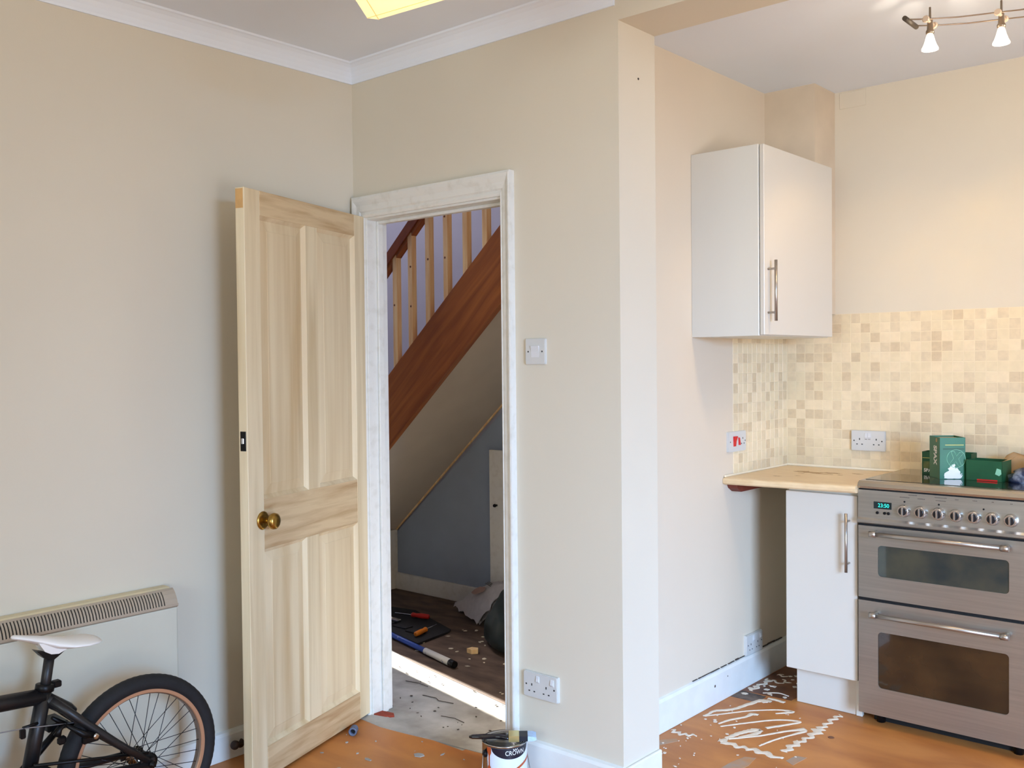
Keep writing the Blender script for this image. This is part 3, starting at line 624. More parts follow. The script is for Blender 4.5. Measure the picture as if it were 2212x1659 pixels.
MB().tube([B(0.62, 0.48, 0.02), B(0.85, 0.455, 0.026), B(1.06, 0.435, 0.028), B(1.12, 0.425, 0.03), B(1.20, 0.412, 0.03)], 0.0016, 6).build('brake_cable', M['cable'], bike)
MB().box(BX+0.02, BX+0.034, 1.052, 1.066, 0.408, 0.434, b=0.003).tube([B(1.06, 0.436, 0.026), B(1.10, 0.437, 0.024)], 0.004, 8).build('cable_stop', M['blackmetal'], bike)

# ------------------------------------------------------------------ kitchen: splashback, cabinets, worktop
TP, TS, TT = 0.042, 0.0400, 0.0012
def tile_mesh(m_):
    a, b = TS/2, TS/2-0.0008
    vs = [(-a, 0, -a), (a, 0, -a), (a, 0, a), (-a, 0, a), (-b, -TT, -b), (b, -TT, -b), (b, -TT, b), (-b, -TT, b)]
    me = bpy.data.meshes.new('tile'); me.from_pydata(vs, [], [(4, 5, 6, 7), (0, 1, 5, 4), (1, 2, 6, 5), (2, 3, 7, 6), (3, 0, 4, 7)]); me.materials.append(m_); return me
TM = [tile_mesh(t) for t in TILE]
ZT0 = 0.913
MB().box(XN0, XKR, YK-0.0015, YK, 0.90, 1.585).build('grout_bed', M['grout'], wkb)
MB().box(XN0, XN0+0.0015, 3.640, YK, 0.90, 1.585).build('grout_bed', M['grout'], wkl)
rt = random.Random(21)
def pick():
    q = rt.random(); return 0 if q < 0.36 else 1 if q < 0.60 else 2 if q < 0.82 else 3
def tile(wall, loc, rz):
    o = bpy.data.objects.new('tile', TM[pick()]); COL.objects.link(o); o.parent = wall; o.location = loc; o.rotation_euler = (0, 0, rz); return o
extra = MB()
for r_ in range(16):
    z = ZT0+TP*(r_+0.5)
    for c in range(74):
        x = XN0+0.004+TP*(c+0.5)
        behind = (x < -1.70 and z > 1.47) or x > -1.065 or (x > -1.40 and z < 0.985)
        sock = (-1.650 < x < -1.498 and 0.990 < z < 1.082)
        if behind or sock: extra.box(x-TS/2, x+TS/2, YK-0.0024, YK-0.0012, z-TS/2, z+TS/2, mi=pick())
        else: tile(wkb, (x, YK-0.0012, z), 0)
tag(extra.build('tile_field', TILE, wkb), kind='stuff')
for r_ in range(16):
    z = ZT0+TP*(r_+0.5)
    for c in range(12):
        y = YK-0.006-TP*(c+0.5)
        if z > 1.485 and y < 3.94 : continue
        if z > 1.575: continue
        tile(wkl, (XN0+0.0012, y, z), PI/2)

wc = thing('wall_cabinet', (-1.80, 3.62, 1.48), 'white wall cabinet with steel bar handle on the kitchen side wall', 'cabinet')
MB().box(XN0, -1.666, 3.313, 3.935, 1.478, 2.186, b=0.0015).build('carcass', M['melamine_side'], wc)
wd = MB().box(-1.663, -1.645, 3.316, 3.933, 1.481, 2.184, b=0.002).build('door', M['melamine'], wc)
def bar_handle(p0, p1, out, posts, par):
    p0, p1, out = Vector(p0), Vector(p1), Vector(out)
    mb = MB().tube([p0+out*0.032, p1+out*0.032], 0.006, 12)
    for t in posts:
        q = p0.lerp(p1, t); mb.tube([q, q+out*0.032], 0.004, 10)
    return mb.build('handle', M['steelbar'], par)
bar_handle((-1.645, 3.345, 1.532), (-1.645, 3.345, 1.757), (1, 0, 0), (0.14, 0.86), wd)

bc = thing('base_cabinet', (-1.575, 3.88, 0), 'narrow white base cabinet standing beside the cooker', 'cabinet')
MB().box(-1.716, -1.432, 3.668, 4.12, 0.150, 0.878, b=0.001).build('carcass', M['melamine_side'], bc)
bd = MB().box(-1.721, -1.430, 3.648, 3.666, 0.150, 0.864, b=0.002).build('door', M['melamine'], bc)
bar_handle((-1.462, 3.648, 0.572), (-1.462, 3.648, 0.798), (0, -1, 0), (0.14, 0.86), bd)
MB().box(-1.700, -1.432, 3.700, 3.716, 0.001, 0.150, b=0.001).build('kickboard', M['melamine'], bc)
MB().box(-1.454, -1.430, 3.694, 3.700, 0.001, 0.150, b=0.001).build('end_filler', M['melamine_side'], bc)
MB().tube([(-1.70, 4.05, 0.0), (-1.70, 4.05, 0.15)], 0.015, 10).build('foot', M['blackmetal'], bc)
wt = thing('worktop', (-1.68, 3.85, 0.88), 'cream laminate worktop with brown stains left of the cooker', 'worktop')
mb = MB(); wp = [(3.556, 0.880), (3.549, 0.886), (3.548, 0.897), (3.552, 0.905), (3.562, 0.909), (YK-0.006, 0.909), (YK-0.006, 0.880)]
mb.prism(wp, lambda a, b, d: (d, a+(0.052*(d-XN0)/0.53 if a < 3.6 else 0), b), XN0+0.002, -1.4195); mb.build('slab', M['worktop'], wt)
MB().box(XN0+0.0015, -1.424, YK-0.017, YK-0.0055, 0.909, 0.919, b=0.003).box(XN0+0.0015, XN0+0.011, 3.556, YK-0.017, 0.909, 0.917, b=0.003).build('sealant_bead', M['bead'], wt)
rs = random.Random(4)
st = MB()
for (cx, cy, rx, ry) in ((-1.745, 3.93, 0.075, 0.030), (-1.66, 3.95, 0.05, 0.018), (-1.76, 3.88, 0.02, 0.008), (-1.79, 3.72, 0.022, 0.006), (-1.68, 3.90, 0.05, 0.012), (-1.56, 3.98, 0.03, 0.010), (-1.73, 3.78, 0.014, 0.005), (-1.60, 3.90, 0.012, 0.006)):
    n = 22; st.prism([(cx+rx*math.cos(2*PI*k/n)*rs.uniform(.45, 1.1), cy+ry*math.sin(2*PI*k/n)*rs.uniform(.4, 1.2)) for k in range(n)], lambda a, b, d: (a, b, d), 0.9088, 0.9094)
tag(st.build('stain', M['stain'], wt), kind='stuff')
bt = MB().prism([(3.585, 0.880), (4.10, 0.880), (4.10, 0.845), (3.625, 0.845), (3.595, 0.862)], lambda a, b, d: (d, a, b), XN0+0.001, XN0+0.045)
bt.build('support_batten', M['batten'], wt)['label'] = 'dark red timber batten under the worktop'

# ------------------------------------------------------------------ cooker
CX0, CX1, CY0, CY1 = -1.418, -0.818, 3.645, 4.125
ck = thing('cooker', (-1.118, 3.88, 0), 'stainless steel double oven cooker with black glass hob', 'cooker')
MB().box(CX0+0.004, CX1-0.004, CY0+0.002, CY1, 0.055, 0.895, b=0.002).build('body', M['steel'], ck)
MB().box(CX0+0.03, CX1-0.03, CY0+0.06, CY1-0.03, 0.0, 0.055).build('plinth', M['gap'], ck)
hob = MB().prism([(CY0-0.022, 0.900), (CY0-0.026, 0.908), (CY0-0.022, 0.920), (CY0-0.008, 0.927), (CY1+0.005, 0.927), (CY1+0.005, 0.900)], lambda a, b, d: (d, a, b), CX0, CX1).build('hob_rim', M['steel_rim'], ck)
MB().box(CX0+0.010, CX1-0.010, CY0+0.030, CY1-0.005, 0.926, 0.9285, b=0.001).build('hob_glass', M['hobglass'], hob)
MB().box(CX0+0.002, CX1-0.002, CY0-0.012, CY0+0.01, 0.8945, 0.900).build('gap_strip', M['gap'], ck)
# control panel with a rounded lower lip
cp = MB().prism([(CY0+0.004, 0.894), (CY0-0.020, 0.894), (CY0-0.022, 0.790), (CY0-0.030, 0.782), (CY0-0.030, 0.772), (CY0-0.022, 0.767), (CY0+0.004, 0.767)], lambda a, b, d: (d, a, b), CX0, CX1).build('control_panel', M['steel'], ck)
PYF = CY0-0.0215
KX = [-1.245, -1.185, -1.124, -1.064, -1.004, -0.944, -0.885]
for i, x in enumerate(KX):
    k = MB().lathe([(0.0235, 0), (0.0235, 0.003), (0.0215, 0.006), (0.0205, 0.018), (0.0185, 0.021)], (x, PYF, 0.828), (0, -1, 0), 28, cap=True).build('knob', M['knobsteel'], cp)
    MB().lathe([(0.0145, 0.020), (0.0145, 0.0225), (0.012, 0.0235)], (x, PYF, 0.828), (0, -1, 0), 24).build('knob_face', M['knobblack'], k)
    MB().box(x-0.0032, x+0.0032, PYF-0.030, PYF-0.021, 0.8135, 0.8425, b=0.0015).build('knob_grip', M['knobsteel'], k)
for x in (-1.245, -1.124, -0.974): MB().lathe([(0.0035, 0), (0.003, 0.002)], (x, PYF+0.0005, 0.861 if x != -0.974 else 0.858), (0, -1, 0), 10).build('indicator_lamp', M['gap'], cp)
for x in (-1.344, -1.317, -1.303): MB().lathe([(0.0055, 0), (0.0055, 0.004), (0.004, 0.006)], (x, PYF, 0.812), (0, -1, 0), 14).build('clock_button', M['blackmetal'], cp)
dp = MB().box(-1.358, -1.292, PYF-0.0012, PYF+0.001, 0.827, 0.853, b=0.0005).build('clock_display', M['display'], cp)
tv, tf = text_mesh('23:50', 0.019, 0.0)
MB().add([(v.x*1.0-1.321, PYF-0.0018, v.y*1.05+0.8395) for v in tv], tf).build('clock_digits', M['digits'], dp)
# worn, unreadable print above the knobs
pr = MB(); rp = random.Random(3)
for x, z, L in ((-1.215, 0.887, 0.030), (-1.245, 0.877, 0.034), (-1.185, 0.876, 0.026), (-1.118, 0.886, 0.040), (-1.118, 0.875, 0.034), (-1.064, 0.884, 0.010), (-1.004, 0.885, 0.012), (-0.944, 0.885, 0.008), (-0.885, 0.884, 0.008)):
    a = x-L/2
    while a < x+L/2:
        d = rp.uniform(0.0012, 0.003); pr.box(a, a+d, PYF-0.0003+0.0006*0, PYF+0.001, z-0.0012, z+rp.uniform(0.0008, 0.0016)); a += d+0.0009
tag(pr.build('worn_print', M['print'], cp), kind='stuff')
def oven_door(z0, z1, wz0, wz1, hz, gm):
    d = MB(); y0, y1 = CY0-0.018, CY0
    # door slab with a rounded window opening
    outer = [(CX0, z0), (CX1, z0), (CX1, z1), (CX0, z1)]
    wx0, wx1 = -1.344, -0.893; inn = rrect(wx0, wx1, wz0, wz1, 0.014, 5)
    n = len(inn)
    bm = bmesh.new()
    vo = [bm.verts.new((a, y0, b)) for a, b in outer]; vi = [bm.verts.new((a, y0, b)) for a, b in inn]
    eo = [bm.edges.new((vo[i], vo[(i+1) % 4])) for i in range(4)]; ei = [bm.edges.new((vi[i], vi[(i+1) % n])) for i in range(n)]
    bmesh.ops.triangle_fill(bm, use_beauty=True, edges=eo+ei)
    ext = bmesh.ops.extrude_face_region(bm, geom=list(bm.faces))
    for v in ext['geom']:
        if isinstance(v, bmesh.types.BMVert): v.co.y = y1
    d.bm(bm); o = d.build('oven_door', M['steel'], ck)
    MB().prism(rrect(wx0-0.004, wx1+0.004, wz0-0.004, wz1+0.004, 0.014, 5), lambda a, b, q: (a, q, b), y0+0.003, y0+0.009).build('oven_window', gm, o)
    h = MB().tube([(-1.361, y0-0.038, hz), (-0.885, y0-0.038, hz)], 0.0085, 14).build('handle', M['steelbar'], o)
    for x in (-1.350, -0.897):
        MB().tube([(x-0.013, y0-0.038, hz), (x+0.013, y0-0.038, hz)], 0.0112, 14).tube([(x, y0, hz), (x, y0-0.038, hz)], 0.009, 12).build('handle_mount', M['steelbar'], o)
    return o
oven_door(0.486, 0.758, 0.571, 0.688, 0.7345, M['ovenglass2'])
oven_door(0.045, 0.474, 0.150, 0.362, 0.430, M['ovenglass'])
MB().box(CX0+0.002, CX1-0.002, CY0-0.012, CY0+0.004, 0.758, 0.767).box(CX0+0.002, CX1-0.002, CY0-0.010, CY0+0.004, 0.474, 0.486).build('door_gap', M['gap'], ck)
for x in (CX0+0.06, CX1-0.06):
    for y in (CY0+0.05, CY1-0.06): MB().tube([(x, y, 0.0), (x, y, 0.056)], 0.016, 10).build('foot', M['blackmetal'], ck)

# ------------------------------------------------------------------ screw boxes and packet on the hob
ZHB = 0.9285
def card_box(name, loc, rz, w_, d_, h_, m_, label, cat, group=None):
    r = thing(name, loc, label, cat, group, rz)
    t = 0.0012; mb = MB()
    mb.box(0, w_, 0, t, 0, h_).box(0, w_, d_-t, d_, 0, h_).box(0, t, 0, d_, 0, h_).box(w_-t, w_, 0, d_, 0, h_).box(0, w_, 0, d_, 0, t)
    mb.build('carton', m_, r, world=False); return r
def lpart(mb, name, m_, r): return mb.build(name, m_, r, world=False)
# tall box: near corner (-1.185,3.831), front face runs to (-1.112,3.884)
ang = math.atan2(3.884-3.831, -1.112+1.185)
tb = card_box('screw_box', (-1.185, 3.831, ZHB), ang, 0.094, 0.112, 0.158, M['green'], 'tall upright green screw box with white splash, in front of a smaller one', 'box')
lpart(MB().add([(0, 0, 0.158), (0.094, 0, 0.158), (0.094, 0.02, 0.152), (0, 0.02, 0.152)], [(0, 1, 2, 3)]), 'top_flap', M['green_dark'], tb)
lpart(MB().box(0.001, 0.093, 0.03, 0.111, 0.150, 0.152), 'lid', M['card'], tb)
lpart(MB().box(0.02, 0.088, -0.0006, 0, 0.1285, 0.131), 'print_line', M['yellow_print'], tb)
lpart(MB().box(0.012, 0.090, -0.0004, 0, 0.112, 0.1175), 'print_band', M['green_dark'], tb)
ln = MB(); n = 40; cx, cz, R = 0.060, 0.078, 0.034
pt = [(cx+R*math.cos(2*PI*k/n), -0.0008, cz+R*math.sin(2*PI*k/n)) for k in range(n+1)]
ln.tube(pt, 0.0010, 4, cap=False)
xs = [(-.55, .62), (-.22, .62), (0, .22), (.25, .60), (.60, .58), (.22, .0), (.58, -.62), (.28, -.66), (0, -.24), (-.26, -.66), (-.62, -.62), (-.24, 0), (-.55, .62)]
ln.tube([(cx+R*a, -0.0008, cz+R*b) for a, b in [(1.18*a*0.98+0.12*b, 1.22*b-0.12*a) for a, b in xs]], 0.0010, 4, cap=False)
lpart(ln, 'emblem', M['green_light'], tb)
rs = random.Random(9)
sp = MB()
for (sx, sz, q) in ((0.043, 0.017, 0.024), (0.046, 0.040, 0.015), (0.060, 0.024, 0.018), (0.026, 0.014, 0.015), (0.066, 0.010, 0.015), (0.050, 0.052, 0.007)):
    sp.prism([(sx+q*math.cos(2*PI*k/14)*rs.uniform(.6, 1.15), max(0.002, sz+q*math.sin(2*PI*k/14)*rs.uniform(.6, 1.15))) for k in range(14)], lambda a, b, d: (a, -d, b), 0.0002, 0.0008+0.0001*len(sp.f) % 3*0.0002)
lpart(sp, 'white_splash', M['white_print'], tb)
tv, tf = text_mesh('5', 0.016); lpart(MB().add([(v.x+0.080, -0.0012, v.y+0.016) for v in tv], tf), 'lettering', M['white_print'], tb)
# vertical lettering reading up the narrow left face (local x = 0 plane)
tv, tf = text_mesh('SPAX', 0.031, bold=0.0012); lpart(MB().add([(-0.0008, 0.048-1.5*v.y, 0.088-v.x) for v in tv], tf), 'lettering', M['white_print'], tb)
lpart(MB().lathe([(0.008, 0), (0.008, 0.0006)], (0, 0.034, 0.146), (-1, 0, 0), 16), 'print_dot', M['card'], tb)
sb = card_box('screw_box', (-1.300, 3.985, ZHB), math.radians(-1), 0.185, 0.07, 0.088, M['green_dark'], 'low green screw box standing behind the tall one', 'box')
lpart(MB().box(0.002, 0.183, -0.0006, 0, 0.0625, 0.0645), 'print_line', M['yellow_print'], sb)
lpart(MB().box(0.004, 0.06, -0.0004, 0, 0.022, 0.050), 'print_panel', M['olive'], sb)
tv, tf = text_mesh('SPAX', 0.018, bold=0.0006); lpart(MB().add([(v.x+0.028, -0.0010, v.y+0.014) for v in tv], tf), 'lettering', M['white_print'], sb)
fb = card_box('screw_box', (-1.103, 3.872, ZHB), math.radians(-4.0), 0.128, 0.10, 0.076, M['green_dark'], 'plain dark green box lying open beside the tall box', 'box')
lpart(MB().box(0.040, 0.112, -0.0007, 0.0003, 0.001, 0.0065), 'red_strip', M['red'], fb)
lpart(MB().add([(0.128, 0.0, 0.076), (0.128, 0.10, 0.076), (0.150, 0.095, 0.092), (0.155, 0.01, 0.085)], [(0, 1, 2, 3)]), 'open_flap', M['card'], fb)
lpart(MB().prism([(0.104, 0.028), (0.118, 0.022), (0.126, 0.030), (0.124, 0.046), (0.110, 0.050)], lambda a, b, d: (a, -d, b), 0.0002, 0.0008), 'print_mark', M['green_light'], fb)
def crumple(name, cx, cy, z0, rx, ry, h_, m_, label, cat, seed, nu=18, nv=7, parent=None, kind=None):
    q = random.Random(seed); vs = []; 
    for j in range(nv+1):
        t = j/nv; rad = math.cos(t*PI/2)**0.55 if j < nv else 0.06
        for i in range(nu):
            a = 2*PI*i/nu; k = q.uniform(0.78, 1.12) if j else 1.0
            vs.append((cx+rx*rad*k*math.cos(a), cy+ry*rad*k*math.sin(a), z0+h_*math.sin(t*PI/2)*q.uniform(0.82, 1.1)*(1 if j else 0)))
    fs = [(j*nu+i, j*nu+(i+1) % nu, (j+1)*nu+(i+1) % nu, (j+1)*nu+i) for j in range(nv) for i in range(nu)]+[list(range(nu))[::-1], [nv*nu+i for i in range(nu)]]
    o = MB().add(vs, fs, 0, True).build(name, m_, parent)
    if name == 'rubble_sack':
        sd = o.modifiers.new('soften', 'SUBSURF'); sd.levels = 2; sd.render_levels = 2
    if label: tag(o, label, cat)
    return o
pk = crumple('crumpled_packet', -0.885, 3.905, ZHB, 0.080, 0.050, 0.052, M['navy_pack'], 'crumpled navy and silver foil packet on the hob', 'packet', 5)
crumple('crumpled_paper', -0.935, 4.050, ZHB, 0.105, 0.040, 0.092, M['card'], 'crumpled brown paper behind the foil packet', 'paper', 8)
crumple('crumpled_paper', -0.868, 3.945, ZHB+0.043, 0.034, 0.028, 0.040, M['bag'], 'scrunched white paper scrap lying on the foil packet', 'paper', 12, 12, 5)

# ------------------------------------------------------------------ ceiling lights
cb = thing('cable_spotlight', (-0.72, 3.12, 2.55), 'halogen spotlight track on two thin rods below the kitchen ceiling', 'ceiling light')
rail = [(-1.022, 3.033), (-0.977, 3.070), (-0.895, 3.120), (-0.800, 3.157), (-0.744, 3.180), (-0.62, 3.21), (-0.48, 3.215), (-0.42, 3.21), (-0.30, 3.18)]
for o_ in (0.027, -0.027):
    MB().tube([(x+0.05*o_, y+o_*1.4, 2.405) for x, y in rail], 0.0022, 8).build('rod', M['lampmetal'], cb)
MB().tube([(-1.022, 3.033-0.052, 2.405), (-1.022, 3.033+0.052, 2.405)], 0.0075, 10).build('end_connector', M['connector'], cb)
for x, y in ((-0.56, 3.175), (-0.52, 3.253)): MB().tube([(x, y, 2.405), (x, y, 2.55)], 0.004, 8).build('standoff', M['lampmetal'], cb)
MB().lathe([(0.05, 0), (0.055, -0.006), (0.05, -0.03), (0.02, -0.035)], (-0.54, 3.215, 2.55), (0, 0, 1), 24).build('ceiling_rose', M['lampmetal'], cb)
for (x, y), aim in SPOTS:
    h = MB().lathe([(0.003, 0.045), (0.0035, 0.01), (0.008, 0.006), (0.009, -0.022), (0.012, -0.026), (0.012, -0.034), (0.007, -0.036)], (x, y, 2.405), (0, 0, 1), 12).build('lamp_holder', M['lampmetal'], cb)
    MB().lathe([(0.0085, -0.006), (0.011, 0), (0.0085, 0.006)], (x, y+0.038, 2.405), (0, 1, 0), 12).lathe([(0.0085, -0.006), (0.011, 0), (0.0085, 0.006)], (x, y-0.038, 2.405), (0, 1, 0), 12).tube([(x, y+0.038, 2.405), (x, y-0.038, 2.405)], 0.005, 8).build('rod_clip', M['clearplastic'], h)
    MB().lathe([(0.008, -0.036), (0.011, -0.044), (0.014, -0.056), (0.019, -0.070), (0.024, -0.080), (0.024, -0.083), (0.004, -0.0835)], (x, y, 2.405), (0, 0, 1), 20).build('bulb', M['bulb'], h)
# pendant: square paper lantern hanging askew, open at the top, border seams on the bottom sheet
ps = thing('pendant_lamp', (-1.626, 1.58, 2.308), 'glowing yellow square paper lantern hanging askew from the ceiling', 'lamp')
e1 = Vector((0.798, 0.556, 0.231)).normalized(); e2 = Vector((0.5656, -0.8215, 0.0727)); e2 = (e2-e1*e1.dot(e2)).normalized(); e3 = e1.cross(-e2).normalized()
PC = Vector((-1.626, 1.58, 2.308)); SH, SHH = 0.19, 0.16
L = lambda a, b, c: PC+e1*a+e2*b+e3*c
c = 0.022
sq = [(-SH, -SH+c), (-SH+c, -SH), (SH-c, -SH), (SH, -SH+c), (SH, SH-c), (SH-c, SH), (-SH+c, SH), (-SH, SH-c)]
v_ = [L(a, b, 0) for a, b in sq]+[L(a, b, SHH) for a, b in sq]
MB().add(v_, [list(range(8))]+[(i, (i+1) % 8, 8+(i+1) % 8, 8+i) for i in range(8)]).build('paper_shade', M['shade'], ps)
se = MB(); q_ = SH-0.024
for s_ in (-1, 1):
    se.tube([L(s_*q_, -SH, -0.0008), L(s_*q_, SH, -0.0008)], 0.0011, 4).tube([L(-SH, s_*q_, -0.0008), L(SH, s_*q_, -0.0008)], 0.0009, 4)
se.tube([L(0.085*math.cos(2*PI*k/32), 0.085*math.sin(2*PI*k/32), -0.0008) for k in range(33)], 0.0008, 4, cap=False)
se.build('border_seam', M['shade_seam'], ps)
top = PC+e3*(SHH-0.01)
MB().tube([L(-SH, -SH+c, SHH-0.01), L(SH, SH-c, SHH-0.01)], 0.002, 6).tube([L(SH, -SH+c, SHH-0.01), L(-SH, SH-c, SHH-0.01)], 0.002, 6).build('wire_spider', M['lampmetal'], ps)
MB().tube([top-e3*0.03, top+Vector((0, 0, 0.04)), (top.x, top.y, ZC)], 0.003, 8).build('flex', M['white_plastic'], ps)
MB().lathe([(0.045, 0), (0.045, -0.012), (0.012, -0.03)], (top.x, top.y, ZC), (0, 0, 1), 24).build('ceiling_rose', M['white_plastic'], ps)

# ------------------------------------------------------------------ staircase in the hall
YS = 3.37; K = 0.89; STX, STZ = -3.72, 1.020    # lower edge of the stringer passes (STX, STZ) with slope K
zlo = lambda x: STZ+K*(x-STX)
DEP = 0.362
sc = thing('staircase', (-3.4, 3.7, 0), 'brown varnished staircase with pale new balusters seen through the doorway', 'staircase')
xb, xt = STX-(STZ+DEP-0.0)/K, -2.06
def stringer(y0, y1, low=0.0):
    x_b = STX-STZ/K
    x_0 = -4.70
    poly = [(x_0+0.17, zlo(x_0+0.17)+low), (x_0+0.17, 0.0), (x_0, 0.0), (x_0, zlo(x_0)+DEP), (xt, zlo(xt)+DEP), (xt, zlo(xt)+low)]
    MB().prism(poly, lambda a, b, d: (a, d, b), y0, y1).build('stringer', M['mahog'], sc)
stringer(YS, YS+0.034); stringer(YHB-0.032, YHB-0.001, 0.04)
sx0 = STX-STZ/K+0.28
MB().prism([(-4.47, zlo(-4.47)+0.012), (xt, zlo(xt)+0.012), (xt, zlo(xt)+0.024), (-4.47, zlo(-4.47)+0.024)], lambda a, b, d: (a, d, b), YS+0.034, YHB-0.013).build('soffit', M['soffit'], sc)
MB().prism([(-4.47, zlo(-4.47)+0.002), (xt, zlo(xt)+0.002), (xt, zlo(xt)+0.012), (-4.47, zlo(-4.47)+0.012)], lambda a, b, d: (a, d, b), YHB-0.024, YHB-0.013).build('soffit_bead', M['baluster'], sc)
MB().box(-4.478, -4.462, YS+0.034, YHB-0.013, 0.0, zlo(-4.47)+0.012, b=0.001).build('end_board', M['oldgloss'], sc)
nst = 11; rise = 0.198; go = rise/K
x = STX-STZ/K+0.0
for i in range(1, nst):
    z = rise*(i+1); xx = x+go*i-0.15
    if xx+go+0.02 > xt: break
    MB().box(xx-0.02, xx+go+0.012, YS+0.034, YHB-0.032, z-0.024, z, b=0.003).build('tread', M['mahog_dark'], sc)
    MB().box(xx, xx+0.016, YS+0.034, YHB-0.032, z-rise, z-0.024).build('riser', M['mahog_dark'], sc)
zrail = lambda x: 1.838+0.90*(x+3.814)          # underside of the handrail
# handrail with spacer fillets between the balusters
hr = MB().prism([(-4.71, zrail(-4.71)+0.022), (-2.07, zrail(-2.07)+0.022), (-2.07, zrail(-2.07)+0.085), (-4.71, zrail(-4.71)+0.085)], lambda a, b, d: (a, d, b), 3.362, 3.418).build('handrail', M['mahog_dark'], sc)
bxs = [-3.857, -3.727, -3.612, -3.485, -3.358, -3.226, -3.097, -2.967, -2.837, -2.707, -2.577, -2.447, -2.317, -2.187]
bxs = [-4.507, -4.377, -4.247, -4.117, -3.987]+bxs
for i, xx in enumerate(bxs):
    hw = 0.016; top = zrail(xx)+0.03
    b_ = MB().box(xx-hw, xx+hw, 3.374, 3.374+0.032, zlo(xx)+DEP-0.03, top, b=0.0015).build('baluster', M['baluster'], sc)
    if i+1 < len(bxs):
        q = bxs[i+1]; MB().prism([(xx+hw, zrail(xx+hw)), (q-hw, zrail(q-hw)), (q-hw, zrail(q-hw)+0.024), (xx+hw, zrail(xx+hw)+0.024)], lambda a, b, d: (a, d, b), 3.372, 3.408).build('rail_fillet', M['mahog'], hr)
    for t in ((0.35, 0.7) if i % 2 else (0.55,)):
        zz = zlo(xx)+DEP+t*(top-zlo(xx)-DEP)
        MB().lathe([(0.006, 0), (0.004, 0.0008)], (xx+0.004*(1 if i % 3 else -1), 3.374, zz), (0, -1, 0), 8).build('knot', M['knot'], b_)
MB().box(-4.795, -4.705, 3.400, 3.490, 0.0, 1.25, b=0.004).build('newel_post', M['mahog'], sc)

# ------------------------------------------------------------------ things lying in the hall
wp_ = MB().box(-3.630, -3.17, 3.972, 3.990, 0.045, 0.905, b=0.002)
pn = thing('loose_cupboard_door', (-3.40, 3.98, 0.0), 'plain white cupboard door leaning under the stairs', 'door panel')
wp_.box(-3.61, -3.19, 3.974, 3.990, 0.0, 0.045).build('panel', M['oldgloss'], pn)
MB().lathe([(0.006, 0), (0.006, 0.012), (0.010, 0.016), (0.008, 0.024)], (-3.575, 3.972, 0.60), (0, -1, 0), 12).build('knob', M['blackmetal'], pn)
rot = thing('tool_roll', (-3.78, 3.45, 0), 'black canvas tool roll lying open behind the blue pole', 'tool roll')
poly = [(-4.15, 3.66), (-3.95, 3.70), (-3.52, 3.545), (-3.50, 3.50), (-3.47, 3.262), (-3.60, 3.290), (-4.10, 3.415)]
MB().prism(poly, lambda a, b, d: (a, b, d), 0.001, 0.012).build('canvas', M['blackcloth'], rot)
for k in range(4):
    a = k/4; MB().box(-4.05+a*0.5, -3.95+a*0.5, 3.44-a*0.10, 3.50-a*0.10, 0.012, 0.020, b=0.003).build('pocket', M['blackcloth'], rot)
def screwdriver(name, p0, p1, m_, label):
    p0, p1 = Vector(p0), Vector(p1); d = (p1-p0); L = d.length; d.normalize()
    o = thing(name, p0, label, 'tool')
    MB().lathe([(0.006, 0), (0.013, 0.006), (0.014, L*0.25), (0.011, L*0.38), (0.014, L*0.48), (0.007, L*0.52)], p0, d, 12).build('grip', m_, o)
    MB().tube([p0+d*L*0.5, p1], 0.0035, 8).build('shaft', M['chrome'], o)
    return o
screwdriver('screwdriver', (-3.72, 3.585, 0.035), (-3.94, 3.54, 0.030), M['red'], 'red-handled screwdriver lying on the tool roll')
screwdriver('screwdriver', (-3.545, 3.318, 0.030), (-3.60, 3.52, 0.028), M['orange'], 'orange-handled screwdriver at the near edge of the tool roll')
pl = thing('pliers', (-3.88, 3.46, 0.03), 'pliers with red and grey grips on the tool roll', 'tool')
MB().tube([(-4.00, 3.49, 0.03), (-3.96, 3.475, 0.032), (-3.91, 3.455, 0.03)], 0.011, 8).build('grip', M['red'], pl)
MB().tube([(-3.95, 3.425, 0.03), (-3.90, 3.43, 0.034), (-3.86, 3.44, 0.03)], 0.013, 8).build('grip', M['white_plastic'], pl)
MB().box(-3.87, -3.80, 3.43, 3.46, 0.02, 0.036, b=0.004).build('jaw', M['chrome'], pl)
bpz = thing('extension_pole', (-3.40, 3.20, 0.018), 'blue paint-spattered extension pole lying on the hall floor', 'pole')
P0, P1 = Vector((-4.15, 3.388, 0.018)), Vector((-3.075, 3.120, 0.018))
MB().tube([P0, P0.lerp(P1, 0.76)], 0.0125, 14).build('shaft', M['bluepole'], bpz)
MB().tube([P0.lerp(P1, 0.76), P0.lerp(P1, 0.965)], [0.0150, 0.0165], 14).build('sleeve', M['polewhite'], bpz)
MB().tube([P0.lerp(P1, 0.965), P1], [0.0175, 0.016], 14).build('end_cap', M['blackmetal'], bpz)
